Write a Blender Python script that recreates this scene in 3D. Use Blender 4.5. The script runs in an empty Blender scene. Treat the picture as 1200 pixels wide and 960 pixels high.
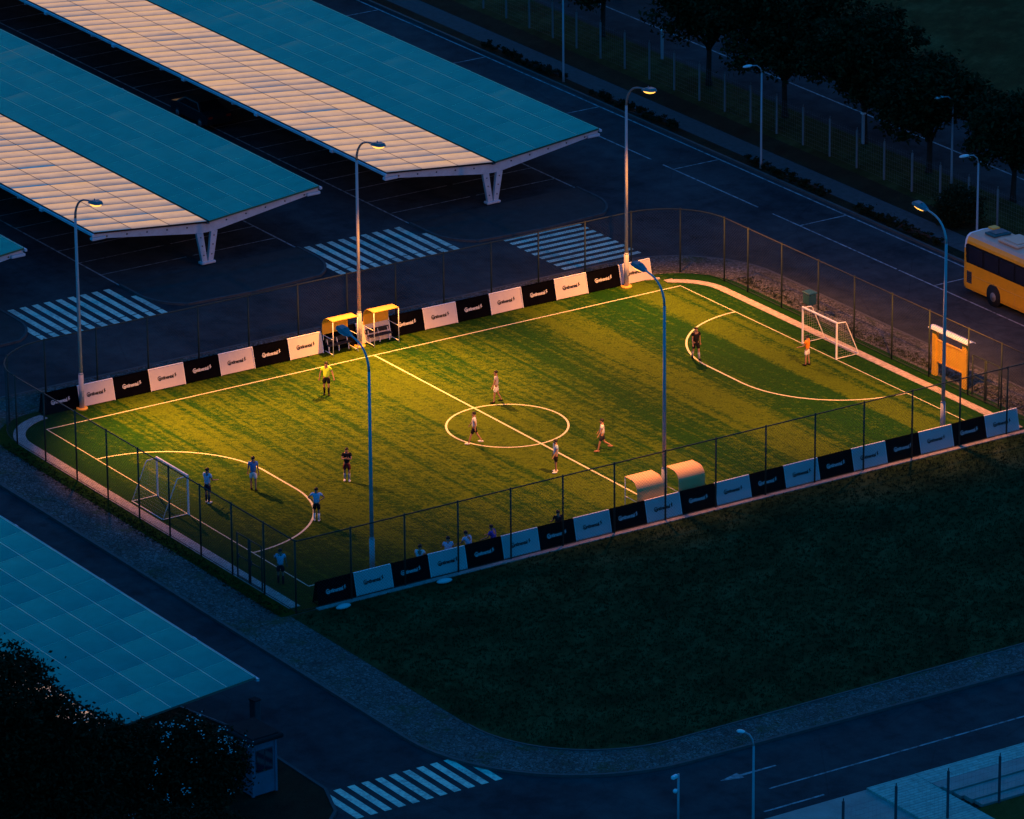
import bpy, bmesh, math, random
from mathutils import Vector, Matrix
random.seed(7)
S = bpy.context.scene
COL = S.collection
PI = math.pi
sin, cos, rad = math.sin, math.cos, math.radians

# ------------------------------------------------------------------ helpers
class MB:
    """collects faces with a material index, then links them as ONE mesh object"""
    def __init__(s): s.v = []; s.f = []; s.m = []; s.sm = []
    def add(s, vs, fs, mi=0, smooth=False):
        o = len(s.v); s.v += [tuple(v) for v in vs]
        for f in fs: s.f.append([i + o for i in f]); s.m.append(mi); s.sm.append(smooth)
    def box(s, c, d, mi=0, rz=0, M=None, bev=0):
        x, y, z = d[0] / 2, d[1] / 2, d[2] / 2
        if bev:
            b = min(bev, x * .9, y * .9, z * .9)
            vs = []; 
            for sz in (-1, 1):
                for (ix, iy) in ((-1, -1), (1, -1), (1, 1), (-1, 1)):
                    vs.append((ix * (x - b), iy * (y - b), sz * z))
            for sz in (-1, 1):
                for (ix, iy) in ((-1, -1), (1, -1), (1, 1), (-1, 1)):
                    vs.append((ix * (x - b), iy * y, sz * (z - b))); vs.append((ix * x, iy * (y - b), sz * (z - b)))
            bm = bmesh.new()
            for v in vs: bm.verts.new(v)
            r = bmesh.ops.convex_hull(bm, input=bm.verts[:])
            bm.verts.index_update()
            pts = [v.co.copy() for v in bm.verts]; fs = [[v.index for v in f.verts] for f in bm.faces]
            bm.free()
        else:
            pts = [Vector((i * x, j * y, k * z)) for k in (-1, 1) for j in (-1, 1) for i in (-1, 1)]
            fs = [(0, 2, 3, 1), (4, 5, 7, 6), (0, 1, 5, 4), (2, 6, 7, 3), (0, 4, 6, 2), (1, 3, 7, 5)]
        R = M if M is not None else Matrix.Rotation(rz, 3, 'Z')
        s.add([R @ Vector(p) + Vector(c) for p in pts], fs, mi)
    def tube(s, pts, r, n=8, mi=0, cap=True, smooth=True):
        pts = [Vector(p) for p in pts]
        if not hasattr(r, '__len__'): r = [r] * len(pts)
        vs = []; fs = []; prev = None
        for i, p in enumerate(pts):
            t = (pts[min(i + 1, len(pts) - 1)] - pts[max(i - 1, 0)]).normalized()
            if prev is None:
                a = Vector((0, 0, 1)) if abs(t.z) < .9 else Vector((1, 0, 0))
                u = t.cross(a).normalized()
            else:
                u = (prev - t * prev.dot(t)).normalized()
            prev = u; w = t.cross(u)
            for k in range(n):
                a = 2 * PI * k / n
                vs.append(p + (u * cos(a) + w * sin(a)) * r[i])
        for i in range(len(pts) - 1):
            for k in range(n):
                a, b = i * n + k, i * n + (k + 1) % n
                fs.append((a, b, b + n, a + n))
        if cap:
            fs.append(list(range(n))[::-1]); fs.append([(len(pts) - 1) * n + k for k in range(n)])
        s.add(vs, fs, mi, smooth)
    def bar(s, a, b, w, h, mi=0):
        a, b = Vector(a), Vector(b); t = (b - a).normalized()
        up = Vector((0, 0, 1)) if abs(t.z) < .95 else Vector((0, 1, 0))
        u = t.cross(up).normalized(); k = u.cross(t)
        s.add([p + u * i * w / 2 + k * j * h / 2 for p in (a, b) for (i, j) in ((-1, -1), (1, -1), (1, 1), (-1, 1))],
              [(0, 1, 2, 3), (7, 6, 5, 4), (0, 4, 5, 1), (1, 5, 6, 2), (2, 6, 7, 3), (3, 7, 4, 0)], mi)
    def ball(s, c, r, mi=0, nu=10, nv=7, M=None):
        if not hasattr(r, '__len__'): r = (r, r, r)
        vs = []; fs = []
        for j in range(nv + 1):
            th = PI * j / nv
            for i in range(nu):
                ph = 2 * PI * i / nu
                v = Vector((r[0] * sin(th) * cos(ph), r[1] * sin(th) * sin(ph), r[2] * cos(th)))
                vs.append((M @ v if M is not None else v) + Vector(c))
        for j in range(nv):
            for i in range(nu):
                a, b = j * nu + i, j * nu + (i + 1) % nu
                fs.append((a, a + nu, b + nu, b))
        s.add(vs, fs, mi, True)
    def poly(s, pts, z=0, mi=0):
        s.add([(p[0], p[1], z) for p in pts], [list(range(len(pts)))], mi)
    def prism(s, pts, z0, z1, mi=0):
        n = len(pts)
        s.add([(p[0], p[1], z0) for p in pts] + [(p[0], p[1], z1) for p in pts],
              [list(range(n))[::-1], list(range(n, 2 * n))] + [(i, (i + 1) % n, n + (i + 1) % n, n + i) for i in range(n)], mi)
    def extr(s, prof, axis, a0, a1, mi=0):
        """profile points (u,w) extruded along axis 'x' or 'y' (u is the other horizontal axis, w is z)"""
        n = len(prof)
        mk = (lambda u, w, a: (a, u, w)) if axis == 'x' else (lambda u, w, a: (u, a, w))
        s.add([mk(u, w, a0) for u, w in prof] + [mk(u, w, a1) for u, w in prof],
              [list(range(n))[::-1], list(range(n, 2 * n))] + [(i, (i + 1) % n, n + (i + 1) % n, n + i) for i in range(n)], mi)
    def strip(s, path, w, z, mi=0, closed=False):
        P = [Vector((p[0], p[1])) for p in path]; n = len(P); L = []; 
        for i in range(n):
            a = P[(i - 1) % n] if (closed or i > 0) else P[i]; b = P[(i + 1) % n] if (closed or i < n - 1) else P[i]
            t = (b - a).normalized(); nn = Vector((-t.y, t.x))
            L.append((P[i] + nn * w / 2, P[i] - nn * w / 2))
        vs = []
        for a, b in L: vs += [(a.x, a.y, z), (b.x, b.y, z)]
        fs = [(2 * i + 1, 2 * ((i + 1) % n) + 1, 2 * ((i + 1) % n), 2 * i) for i in range(n if closed else n - 1)]
        s.add(vs, fs, mi)
    def kerb(s, path, w, z0, z1, mi=0, closed=False):
        P = [Vector((p[0], p[1])) for p in path]; n = len(P); vs = []
        for i in range(n):
            a = P[(i - 1) % n] if (closed or i > 0) else P[i]; b = P[(i + 1) % n] if (closed or i < n - 1) else P[i]
            t = (b - a).normalized(); nn = Vector((-t.y, t.x)); q, r = P[i] + nn * w / 2, P[i] - nn * w / 2
            vs += [(q.x, q.y, z0), (q.x, q.y, z1), (r.x, r.y, z1), (r.x, r.y, z0)]
        fs = []
        for i in range(n if closed else n - 1):
            a, b = 4 * i, 4 * ((i + 1) % n)
            for k in range(3): fs.append((a + k, a + k + 1, b + k + 1, b + k))
        if not closed: fs += [(0, 3, 2, 1), tuple(4 * (n - 1) + k for k in range(4))]
        s.add(vs, fs, mi)
    def build(s, name, mats, parent=None, loc=None):
        me = bpy.data.meshes.new(name); me.from_pydata(s.v, [], s.f)
        if not isinstance(mats, (list, tuple)): mats = [mats]
        for m in mats: me.materials.append(m)
        me.polygons.foreach_set('material_index', s.m); me.polygons.foreach_set('use_smooth', s.sm)
        me.update()
        o = bpy.data.objects.new(name, me); COL.objects.link(o)
        if parent is not None: o.parent = parent
        if loc is not None: o.location = loc
        return o

def tag(o, label=None, cat=None, group=None, kind=None):
    if label: o['label'] = label
    if cat: o['category'] = cat
    if group: o['group'] = group
    if kind: o['kind'] = kind
    return o
def empty(name, loc, rz=0, label=None, cat=None, group=None):
    o = bpy.data.objects.new(name, None); COL.objects.link(o); o.location = loc; o.rotation_euler = (0, 0, rz)
    o.empty_display_size = .2
    return tag(o, label, cat, group)
def copy_tree(o, parent=None):
    c = o.copy(); COL.objects.link(c)
    if parent is not None: c.parent = parent
    for ch in list(o.children): copy_tree(ch, c)
    return c
def arc(cx, cy, r, a0, a1, n=14):
    return [(cx + r * cos(rad(a0 + (a1 - a0) * i / n)), cy + r * sin(rad(a0 + (a1 - a0) * i / n))) for i in range(n + 1)]
ORD = ['first', 'second', 'third', 'fourth', 'fifth', 'sixth', 'seventh', 'eighth', 'ninth', 'tenth', 'eleventh', 'twelfth',
       'thirteenth', 'fourteenth', 'fifteenth', 'sixteenth', 'seventeenth', 'eighteenth', 'nineteenth', 'twentieth']

# ------------------------------------------------------------------ materials
class NT:
    def __init__(s, m): s.m = m; s.t = m.node_tree; s.n = s.t.nodes; s.l = s.t.links
    def node(s, typ, **kw):
        n = s.n.new(typ)
        for k, v in kw.items():
            if k.startswith('i_'):
                key = k[2:]; key = int(key) if key.isdigit() else key.replace('_', ' ')
                s.set(n.inputs[key], v)
            else: setattr(n, k, v)
        return n
    def set(s, inp, v):
        if isinstance(v, bpy.types.NodeSocket): s.l.new(v, inp)
        else: inp.default_value = v
    def math(s, op, a, b=0.0, c=None, clamp=False):
        n = s.n.new('ShaderNodeMath'); n.operation = op; n.use_clamp = clamp
        s.set(n.inputs[0], a); s.set(n.inputs[1], b)
        if c is not None: s.set(n.inputs[2], c)
        return n.outputs[0]
    def vmath(s, op, a, b=None, sc=None):
        n = s.n.new('ShaderNodeVectorMath'); n.operation = op; s.set(n.inputs[0], a)
        if b is not None: s.set(n.inputs[1], b)
        if sc is not None: s.set(n.inputs['Scale'], sc)
        return n.outputs['Value'] if op in ('DOT_PRODUCT', 'LENGTH') else n.outputs[0]
    def mix(s, f, a, b, mode='MIX'):
        n = s.n.new('ShaderNodeMix'); n.data_type = 'RGBA'; n.blend_type = mode
        s.set(n.inputs[0], f); s.set(n.inputs[6], a); s.set(n.inputs[7], b); return n.outputs[2]
    def noise(s, vec, scale, detail=3, rough=.55, sc=(1, 1, 1), off=0):
        mp = s.n.new('ShaderNodeMapping'); mp.inputs['Scale'].default_value = sc; mp.inputs['Location'].default_value = (off, off * .7, off * .3)
        s.l.new(vec, mp.inputs['Vector'])
        n = s.n.new('ShaderNodeTexNoise'); n.inputs['Scale'].default_value = scale
        n.inputs['Detail'].default_value = detail; n.inputs['Roughness'].default_value = rough
        s.l.new(mp.outputs[0], n.inputs['Vector']); return n.outputs['Fac']
    def ramp(s, f, stops):
        n = s.n.new('ShaderNodeValToRGB'); e = n.color_ramp.elements
        while len(e) < len(stops): e.new(.5)
        for i, (p, c) in enumerate(stops):
            e[i].position = p; e[i].color = (c, c, c, 1) if not hasattr(c, '__len__') else (*c, 1)
        s.set(n.inputs[0], f); return n.outputs[0]
def c4(c): return (c[0], c[1], c[2], 1)
def newmat(name):
    m = bpy.data.materials.new(name); m.use_nodes = True; nt = NT(m); b = nt.n['Principled BSDF']
    tc = nt.n.new('ShaderNodeTexCoord').outputs['Object']
    return m, nt, b, tc
def bump(nt, b, h, strength=.4, dist=.02):
    n = nt.n.new('ShaderNodeBump'); n.inputs['Strength'].default_value = strength; n.inputs['Distance'].default_value = dist
    nt.set(n.inputs['Height'], h); nt.l.new(n.outputs[0], b.inputs['Normal'])
def pm(name, col, rough=.7, var=.2, scale=4, spec=.3, metal=0, bmp=0, dirt=None):
    """plain procedural surface: two octaves of tone variation, optional dirt tint and bump"""
    m, nt, b, tc = newmat(name)
    n1 = nt.noise(tc, scale, 4); n2 = nt.noise(tc, scale * 7, 2, off=3)
    f = nt.math('ADD', nt.math('MULTIPLY', n1, .65), nt.math('MULTIPLY', n2, .35))
    lo = tuple(c * (1 - var) for c in col); hi = tuple(min(1, c * (1 + var)) for c in col)
    out = nt.mix(nt.ramp(f, [(.3, 0), (.7, 1)]), c4(lo), c4(hi))
    if dirt: out = nt.mix(nt.math('MULTIPLY', nt.ramp(nt.noise(tc, scale * .6, 5, .7, off=9), [(.5, 0), (.75, 1)]), .5), out, c4(dirt))
    nt.l.new(out, b.inputs['Base Color'])
    b.inputs['Roughness'].default_value = rough; b.inputs['Metallic'].default_value = metal
    b.inputs['Specular IOR Level'].default_value = spec
    if bmp: bump(nt, b, f, bmp)
    return m
def emit(name, col, st):
    m, nt, b, tc = newmat(name); b.inputs['Base Color'].default_value = c4(col)
    b.inputs['Emission Color'].default_value = c4(col); b.inputs['Emission Strength'].default_value = st
    return m

def mat_asphalt():
    m, nt, b, tc = newmat('asphalt')
    big = nt.noise(tc, .12, 5, .6); med = nt.noise(tc, .9, 5, .65, off=4); fine = nt.noise(tc, 22, 2, off=2)
    trk = nt.noise(tc, .5, 3, .5, sc=(1, .06, 1), off=6)
    f = nt.math('ADD', nt.math('ADD', nt.math('MULTIPLY', big, .4), nt.math('MULTIPLY', med, .3)), nt.math('ADD', nt.math('MULTIPLY', fine, .15), nt.math('MULTIPLY', trk, .15)))
    col = nt.mix(nt.ramp(f, [(.40, 0), (.60, 1)]), (.020, .023, .026, 1), (.062, .065, .066, 1))
    # oil stains and repaired patches
    st = nt.ramp(nt.noise(tc, .35, 6, .7, off=11), [(.60, 0), (.68, 1)])
    col = nt.mix(nt.math('MULTIPLY', st, .55), col, (.018, .018, .02, 1))
    vo = nt.node('ShaderNodeTexVoronoi', feature='DISTANCE_TO_EDGE'); vo.inputs['Scale'].default_value = .16
    wv = nt.vmath('ADD', tc, nt.vmath('SCALE', nt.node('ShaderNodeTexNoise', i_Scale=.8, i_Detail=4.).outputs['Color'], sc=1.2))
    nt.l.new(wv, vo.inputs['Vector'])
    cr = nt.ramp(vo.outputs['Distance'], [(.0, 1), (.006, 0)])
    col = nt.mix(nt.math('MULTIPLY', cr, .3), col, (.012, .012, .014, 1))
    nt.l.new(col, b.inputs['Base Color']); b.inputs['Roughness'].default_value = .9; b.inputs['Specular IOR Level'].default_value = .02
    bump(nt, b, fine, .3, .01); return m
def mat_paint():
    m, nt, b, tc = newmat('road_paint')
    w = nt.noise(tc, 6, 5, .7); g = nt.noise(tc, .7, 4, .6, off=3)
    col = nt.mix(nt.ramp(nt.math('ADD', nt.math('MULTIPLY', w, .6), nt.math('MULTIPLY', g, .4)), [(.38, 0), (.56, 1)]), (.26, .30, .24, 1), (.58, .70, .52, 1))
    nt.l.new(col, b.inputs['Base Color']); b.inputs['Roughness'].default_value = .7; b.inputs['Specular IOR Level'].default_value = .2
    return m
def mat_thin_paint():
    m, nt, b, tc = newmat('worn_road_line')
    w = nt.noise(tc, 3, 5, .75)
    col = nt.mix(nt.ramp(w, [(.35, 0), (.6, 1)]), (.07, .07, .07, 1), (.34, .34, .34, 1))
    nt.l.new(col, b.inputs['Base Color']); b.inputs['Roughness'].default_value = .8; b.inputs['Specular IOR Level'].default_value = .2
    return m
def mat_turf():
    m, nt, b, tc = newmat('pitch_turf')
    sx = nt.n.new('ShaderNodeSeparateXYZ'); nt.l.new(tc, sx.inputs[0]); x, y = sx.outputs[0], sx.outputs[1]
    wob = nt.math('MULTIPLY', nt.math('SUBTRACT', nt.noise(tc, .25, 3), .5), .4)
    xx = nt.math('ADD', nt.math('DIVIDE', nt.math('ADD', nt.math('ADD', x, wob), 23.), 46.), 0)
    # rolled lanes running across the pitch; golden lamp pools also put into these bands
    P = lambda v: (v + 23) / 46
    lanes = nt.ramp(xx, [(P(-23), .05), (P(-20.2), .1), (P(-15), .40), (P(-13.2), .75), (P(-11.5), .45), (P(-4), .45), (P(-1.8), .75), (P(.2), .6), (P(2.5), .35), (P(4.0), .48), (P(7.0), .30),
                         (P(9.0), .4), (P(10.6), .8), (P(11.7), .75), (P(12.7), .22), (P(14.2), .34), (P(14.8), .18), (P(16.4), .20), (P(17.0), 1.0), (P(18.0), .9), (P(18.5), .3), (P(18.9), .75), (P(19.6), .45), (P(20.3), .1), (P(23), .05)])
    st1 = nt.ramp(nt.noise(tc, 2.6, 5, .7, sc=(1, .022, 1), off=2), [(.32, 0), (.68, 1)])        # thin brushed streaks along the lanes
    st2 = nt.noise(tc, 1.2, 5, .7, sc=(.6, .4, 1), off=7)           # trodden patches
    rot = nt.node('ShaderNodeMapping'); rot.inputs['Rotation'].default_value = (0, 0, rad(28)); nt.l.new(tc, rot.inputs['Vector'])
    st3 = nt.noise(rot.outputs[0], 2.2, 5, .72, sc=(.35, 1.6, 1), off=5)
    fine = nt.noise(tc, 14, 4, .75, sc=(1, .6, 1)); fine2 = nt.noise(tc, 38, 2, .6, off=3)
    big = nt.noise(tc, .16, 3, .5, off=21)
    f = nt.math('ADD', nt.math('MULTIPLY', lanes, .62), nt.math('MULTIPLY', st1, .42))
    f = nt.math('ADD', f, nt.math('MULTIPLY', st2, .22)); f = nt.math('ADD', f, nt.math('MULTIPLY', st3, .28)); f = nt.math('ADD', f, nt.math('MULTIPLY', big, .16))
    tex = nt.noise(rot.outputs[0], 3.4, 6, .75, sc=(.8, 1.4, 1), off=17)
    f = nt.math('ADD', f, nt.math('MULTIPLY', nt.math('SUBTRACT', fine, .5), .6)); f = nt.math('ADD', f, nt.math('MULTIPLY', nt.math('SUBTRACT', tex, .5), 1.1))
    wear_glow = nt.ramp(f, [(.71, 0), (1.25, 1)]); wear_glow = nt.math('MULTIPLY', wear_glow, wear_glow) if False else wear_glow  # gold share: turf wear plus lamp glow put into the colour
    col = nt.mix(wear_glow, (.0058, .043, .0013, 1), (.054, .096, .0022, 1))
    dk = nt.ramp(nt.math('ADD', nt.math('MULTIPLY', fine, .6), nt.math('ADD', nt.math('MULTIPLY', fine2, .15), nt.math('MULTIPLY', tex, .25))), [(.36, .34), (.64, 1.25)])
    col = nt.mix(1, col, dk, 'MULTIPLY')
    nt.l.new(col, b.inputs['Base Color']); b.inputs['Roughness'].default_value = .95; b.inputs['Specular IOR Level'].default_value = .08
    bump(nt, b, nt.math('ADD', nt.math('MULTIPLY', fine, 1.), nt.math('ADD', nt.math('MULTIPLY', fine2, .5), nt.math('MULTIPLY', st3, 1.2))), .7, .05); return m
def mat_grass(name, a, bcol, c):
    m, nt, b, tc = newmat(name)
    n1 = nt.noise(tc, .35, 5, .65); rot = nt.node('ShaderNodeMapping'); rot.inputs['Rotation'].default_value = (0, 0, rad(-33)); nt.l.new(tc, rot.inputs['Vector'])
    n2 = nt.noise(rot.outputs[0], 1.4, 6, .75, sc=(.35, .9, 1), off=5); n3 = nt.noise(tc, 13, 4, .75, off=1)
    f = nt.math('ADD', nt.math('ADD', nt.math('MULTIPLY', n1, .42), nt.math('MULTIPLY', n2, .38)), nt.math('MULTIPLY', n3, .2))
    col = nt.ramp(f, [(.38, a), (.5, bcol), (.63, c)])
    nt.l.new(col, b.inputs['Base Color']); b.inputs['Roughness'].default_value = .95; b.inputs['Specular IOR Level'].default_value = .05
    bump(nt, b, f, 1., .12); return m
def mat_cobble():
    m, nt, b, tc = newmat('cobble_paving')
    vo = nt.node('ShaderNodeTexVoronoi', feature='DISTANCE_TO_EDGE'); vo.inputs['Scale'].default_value = 6.5
    vc = nt.node('ShaderNodeTexVoronoi'); vc.inputs['Scale'].default_value = 6.5
    nt.l.new(tc, vo.inputs['Vector']); nt.l.new(tc, vc.inputs['Vector'])
    bw = nt.n.new('ShaderNodeRGBToBW'); nt.l.new(vc.outputs['Color'], bw.inputs[0])
    stone = nt.mix(bw.outputs[0], (.065, .062, .057, 1), (.20, .19, .175, 1))
    big = nt.ramp(nt.noise(tc, .5, 5, .65), [(.3, .6), (.7, 1.1)])
    stone = nt.mix(1, stone, big, 'MULTIPLY')
    j = nt.ramp(vo.outputs['Distance'], [(.02, 1), (.09, 0)])
    col = nt.mix(j, stone, (.035, .035, .028, 1))
    gp = nt.ramp(nt.math('ADD', nt.math('MULTIPLY', nt.noise(tc, .7, 6, .7, off=13), .8), nt.math('MULTIPLY', nt.noise(tc, 9, 3, off=4), .2)), [(.53, 0), (.64, 1)])
    col = nt.mix(nt.math('MULTIPLY', gp, .8), col, (.045, .06, .018, 1))
    nt.l.new(col, b.inputs['Base Color']); b.inputs['Roughness'].default_value = .9; b.inputs['Specular IOR Level'].default_value = .03
    bump(nt, b, nt.ramp(vo.outputs['Distance'], [(0, 0), (.12, 1)]), .8, .03); return m
def mat_brick(name, a, bb, mortar, scale, bw=.5, rh=.25):
    m, nt, b, tc = newmat(name)
    n = nt.node('ShaderNodeTexBrick'); n.inputs['Scale'].default_value = scale; n.inputs['Brick Width'].default_value = bw; n.inputs['Row Height'].default_value = rh
    n.inputs['Color1'].default_value = c4(a); n.inputs['Color2'].default_value = c4(bb); n.inputs['Mortar'].default_value = c4(mortar); n.inputs['Mortar Size'].default_value = .02
    nt.l.new(tc, n.inputs['Vector'])
    g = nt.ramp(nt.noise(tc, 2.5, 5, .7), [(.3, .65), (.7, 1.1)])
    nt.l.new(nt.mix(1, n.outputs['Color'], g, 'MULTIPLY'), b.inputs['Base Color']); b.inputs['Roughness'].default_value = .85
    b.inputs['Specular IOR Level'].default_value = .2; return m
def mat_panel(name, base, cx, cy, x0, line, saw, rnd, rough=.16, metal=1.0, lw=.022, lf=.01):
    """roof glazing: each pane sits at a slightly different tilt and sags a little, so it mirrors a different bit of sky"""
    m, nt, b, tc = newmat(name)
    sx = nt.n.new('ShaderNodeSeparateXYZ'); nt.l.new(tc, sx.inputs[0])
    u = nt.math('DIVIDE', nt.math('ADD', sx.outputs[0], x0), cx); v = nt.math('DIVIDE', sx.outputs[1], cy)
    cu, cv = nt.math('FLOOR', u), nt.math('FLOOR', v); fu, fv = nt.math('FRACT', u), nt.math('FRACT', v)
    cb = nt.n.new('ShaderNodeCombineXYZ'); nt.l.new(cu, cb.inputs[0]); nt.l.new(cv, cb.inputs[1])
    wn = nt.node('ShaderNodeTexWhiteNoise'); nt.l.new(cb.outputs[0], wn.inputs['Vector'])
    rv = nt.vmath('SCALE', nt.vmath('SUBTRACT', wn.outputs['Color'], (.5, .5, .5)), sc=rnd)
    sv = nt.n.new('ShaderNodeCombineXYZ')
    wv = nt.noise(tc, .35, 3, off=4)
    nt.set(sv.inputs[1], nt.math('MULTIPLY', nt.math('SUBTRACT', fv, .5), saw))
    nt.set(sv.inputs[0], nt.math('ADD', nt.math('MULTIPLY', nt.math('SUBTRACT', wv, .5), lf), nt.math('MULTIPLY', nt.math('SUBTRACT', nt.noise(tc, 1., 3, .6, sc=(.12, 1.6, 1), off=8), .5), lf * .8)))
    ge = nt.n.new('ShaderNodeNewGeometry')
    nn = nt.vmath('NORMALIZE', nt.vmath('ADD', nt.vmath('ADD', ge.outputs['Normal'], rv), sv.outputs[0]))
    nt.l.new(nn, b.inputs['Normal'])
    du = nt.math('MINIMUM', fu, nt.math('SUBTRACT', 1., fu)); dv = nt.math('MINIMUM', fv, nt.math('SUBTRACT', 1., fv))
    ln = nt.math('MAXIMUM', nt.math('LESS_THAN', nt.math('MULTIPLY', du, cx), lw), nt.math('LESS_THAN', nt.math('MULTIPLY', dv, cy), lw * (.55 if saw > .06 else .12)))
    dirt = nt.ramp(nt.noise(tc, 1.3, 5, .7, off=2), [(.3, .8), (.7, 1.05)])
    col = nt.mix(1, c4(base), dirt, 'MULTIPLY')
    nt.l.new(nt.mix(ln, col, c4(line)), b.inputs['Base Color'])
    b.inputs['Metallic'].default_value = metal
    nt.set(b.inputs['Roughness'], nt.math('ADD', nt.math('MULTIPLY', ln, .3), rough))
    return m
def mat_leaf(name, a, bb):
    m, nt, b, tc = newmat(name)
    oi = nt.n.new('ShaderNodeNewGeometry')
    r = oi.outputs['Random Per Island']
    nt.l.new(nt.mix(r, c4(a), c4(bb)), b.inputs['Base Color']); b.inputs['Roughness'].default_value = .8; b.inputs['Specular IOR Level'].default_value = .06
    return m
def mat_glass(name, col=(.02, .025, .03), rough=.08):
    m, nt, b, tc = newmat(name)
    n = nt.noise(tc, 1.5, 3); nt.l.new(nt.mix(n, c4(tuple(c * .6 for c in col)), c4(tuple(c * 1.5 for c in col))), b.inputs['Base Color'])
    b.inputs['Roughness'].default_value = rough; b.inputs['Specular IOR Level'].default_value = .6; return m

M = {}
M['asphalt'] = mat_asphalt(); M['paint'] = mat_paint(); M['line'] = mat_thin_paint(); M['turf'] = mat_turf(); M['cobble'] = mat_cobble()
M['field'] = mat_grass('field_grass', (.006, .015, .004), (.018, .037, .010), (.058, .075, .026))
M['verge'] = mat_grass('verge_grass', (.012, .028, .006), (.025, .05, .01), (.05, .065, .02))
M['soil'] = mat_grass('planting_soil', (.004, .008, .005), (.010, .016, .009), (.022, .03, .016))
M['island'] = pm('island_paving', (.032, .034, .034), .85, .3, 1.5, .12, dirt=(.02, .025, .015)); M['dark_kerb'] = pm('weathered_kerb', (.065, .07, .07), .9, .25, 3, .03)
M['kerb'] = pm('kerb_concrete', (.075, .074, .07), .85, .25, 3, .2, dirt=(.08, .08, .07), bmp=.2)
M['edging'] = mat_brick('edging_blocks', (.34, .29, .26), (.42, .35, .31), (.2, .17, .15), 1.6, .5, .45)
M['pitchline'] = pm('pitch_line_paint', (.45, .44, .33), .9, .16, 5, .05, dirt=(.3, .33, .16))
M['slab'] = mat_brick('paving_slabs', (.26, .42, .34), (.31, .48, .39), (.19, .29, .24), 1.0, .9, .22)
M['slab_smooth'] = pm('smooth_concrete', (.15, .24, .21), .7, .2, 1.2, .3, dirt=(.1, .1, .1))
M['panel_left'] = mat_panel('glazing_afterglow_tint', (.66, .60, .53), 2.37, 1.15, 7.15, (.05, .05, .055), .125, .032, .1, lf=.12, lw=.032)  # warm afterglow put into this leaf's tint
M['panel_right'] = mat_panel('glazing_blue_sky_tint', (.10, .265, .17), 1.42, 2.35, 0.0, (.115, .285, .19), .012, .02, .08, lw=.016, lf=.10)  # other leaf of the same roof, blue sky put into its tint
M['panel_low'] = mat_panel('glazing_lower_canopy', (.085, .265, .19), 1.42, 2.35, 0.0, (.22, .44, .35), .05, .045, .08, lw=.02, lf=.05)  # reflected sky blue is part of this tint too
M['steel'] = pm('painted_steel', (.52, .55, .57), .45, .12, 2, .4, dirt=(.25, .25, .25))
M['dark_steel'] = pm('dark_steel', (.05, .055, .06), .5, .2, 3)
M['pole'] = pm('galvanised_pole', (.36, .36, .36), .42, .1, 2, .5, dirt=(.24, .23, .22))
M['pole_grey'] = pm('grey_pole', (.30, .32, .33), .5, .12, 2)
M['head'] = pm('lamp_housing', (.16, .17, .18), .5, .1, 4)
M['lens'] = emit('lamp_lens', (1., .44, .07), 2.3)
M['fence'] = pm('green_fence_paint', (.020, .032, .022), .6, .25, 5, .3)
M['wire'] = pm('fence_wire', (.028, .038, .034), .6, .2, 2, .3)
M['rail'] = pm('lit_fence_rail', (.030, .030, .024), .55, .25, 4, .3)  # lamp-lit tan put into the rail colour of the end fences
M['wire_grey'] = pm('grey_wire', (.16, .17, .17), .6, .2, 2, .3)
M['concrete_post'] = pm('concrete_post', (.17, .175, .17), .8, .15, 4, .2)
M['black_board'] = pm('black_board', (.0025, .0025, .004), .9, .3, 2, 0, dirt=(.005, .005, .007))
M['white_board'] = pm('white_board', (.54, .49, .47), .6, .06, 2, .2, dirt=(.44, .41, .38))
M['ink'] = pm('dark_lettering', (.02, .018, .018), .6, .2, 5)
M['chalk'] = pm('pale_lettering', (.5, .5, .49), .6, .1, 5)
M['yellow_shell'] = pm('yellow_shell', (.62, .33, .025), .4, .1, 3, .4, dirt=(.4, .25, .05))
M['cream_shell'] = pm('cream_shell', (.80, .46, .17), .45, .08, 3, .4, dirt=(.6, .38, .16))
M['grey_shell'] = pm('smoky_panel', (.24, .24, .23), .35, .15, 3, .5)
M['white_metal'] = pm('white_metal', (.76, .76, .75), .4, .06, 3, .4, dirt=(.5, .48, .45))
M['pad'] = pm('orange_pole_pad', (.62, .33, .05), .6, .15, 4, .3)
M['dark_seat'] = pm('dark_seat', (.02, .02, .025), .6, .2, 5)
M['net'] = pm('goal_net', (.5, .5, .5), .8, .1, 5)
M['kiosk'] = pm('amber_board', (.66, .40, .03), .5, .1, 2.5, .3, dirt=(.45, .24, .04))
M['bin'] = pm('teal_plastic', (.015, .09, .10), .5, .15, 4)
M['bus'] = pm('bus_paint', (.84, .36, .010), .32, .06, 1.5, .5, dirt=(.5, .25, .03))
M['bus_roof'] = pm('bus_roof_paint', (.50, .36, .24), .4, .1, 1.5, .5, dirt=(.35, .3, .25))
M['glass'] = mat_glass('tinted_glass', (.006, .007, .010)); M['pane'] = mat_glass('booth_glass', (.010, .014, .026), .08)
M['rubber'] = pm('tyre_rubber', (.012, .012, .013), .85, .2, 6); M['rim'] = pm('wheel_rim', (.16, .16, .16), .5, .2, 6)
M['white_plastic'] = pm('white_plastic', (.75, .75, .74), .4, .06, 4)
M['red_lens'] = pm('red_lens', (.35, .02, .01), .3, .1, 5)
M['car'] = pm('dark_car_paint', (.015, .016, .018), .28, .1, 2, .5)
M['bark'] = pm('bark', (.035, .028, .022), .9, .35, 6, .1, bmp=.5)
M['leaf_a'] = mat_leaf('dark_leaf', (.006, .014, .005), (.022, .036, .012)); M['leaf_b'] = mat_leaf('shrub_leaf', (.005, .012, .005), (.016, .026, .010))
M['tuft'] = mat_leaf('grass_blade', (.010, .022, .006), (.030, .042, .014))
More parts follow.
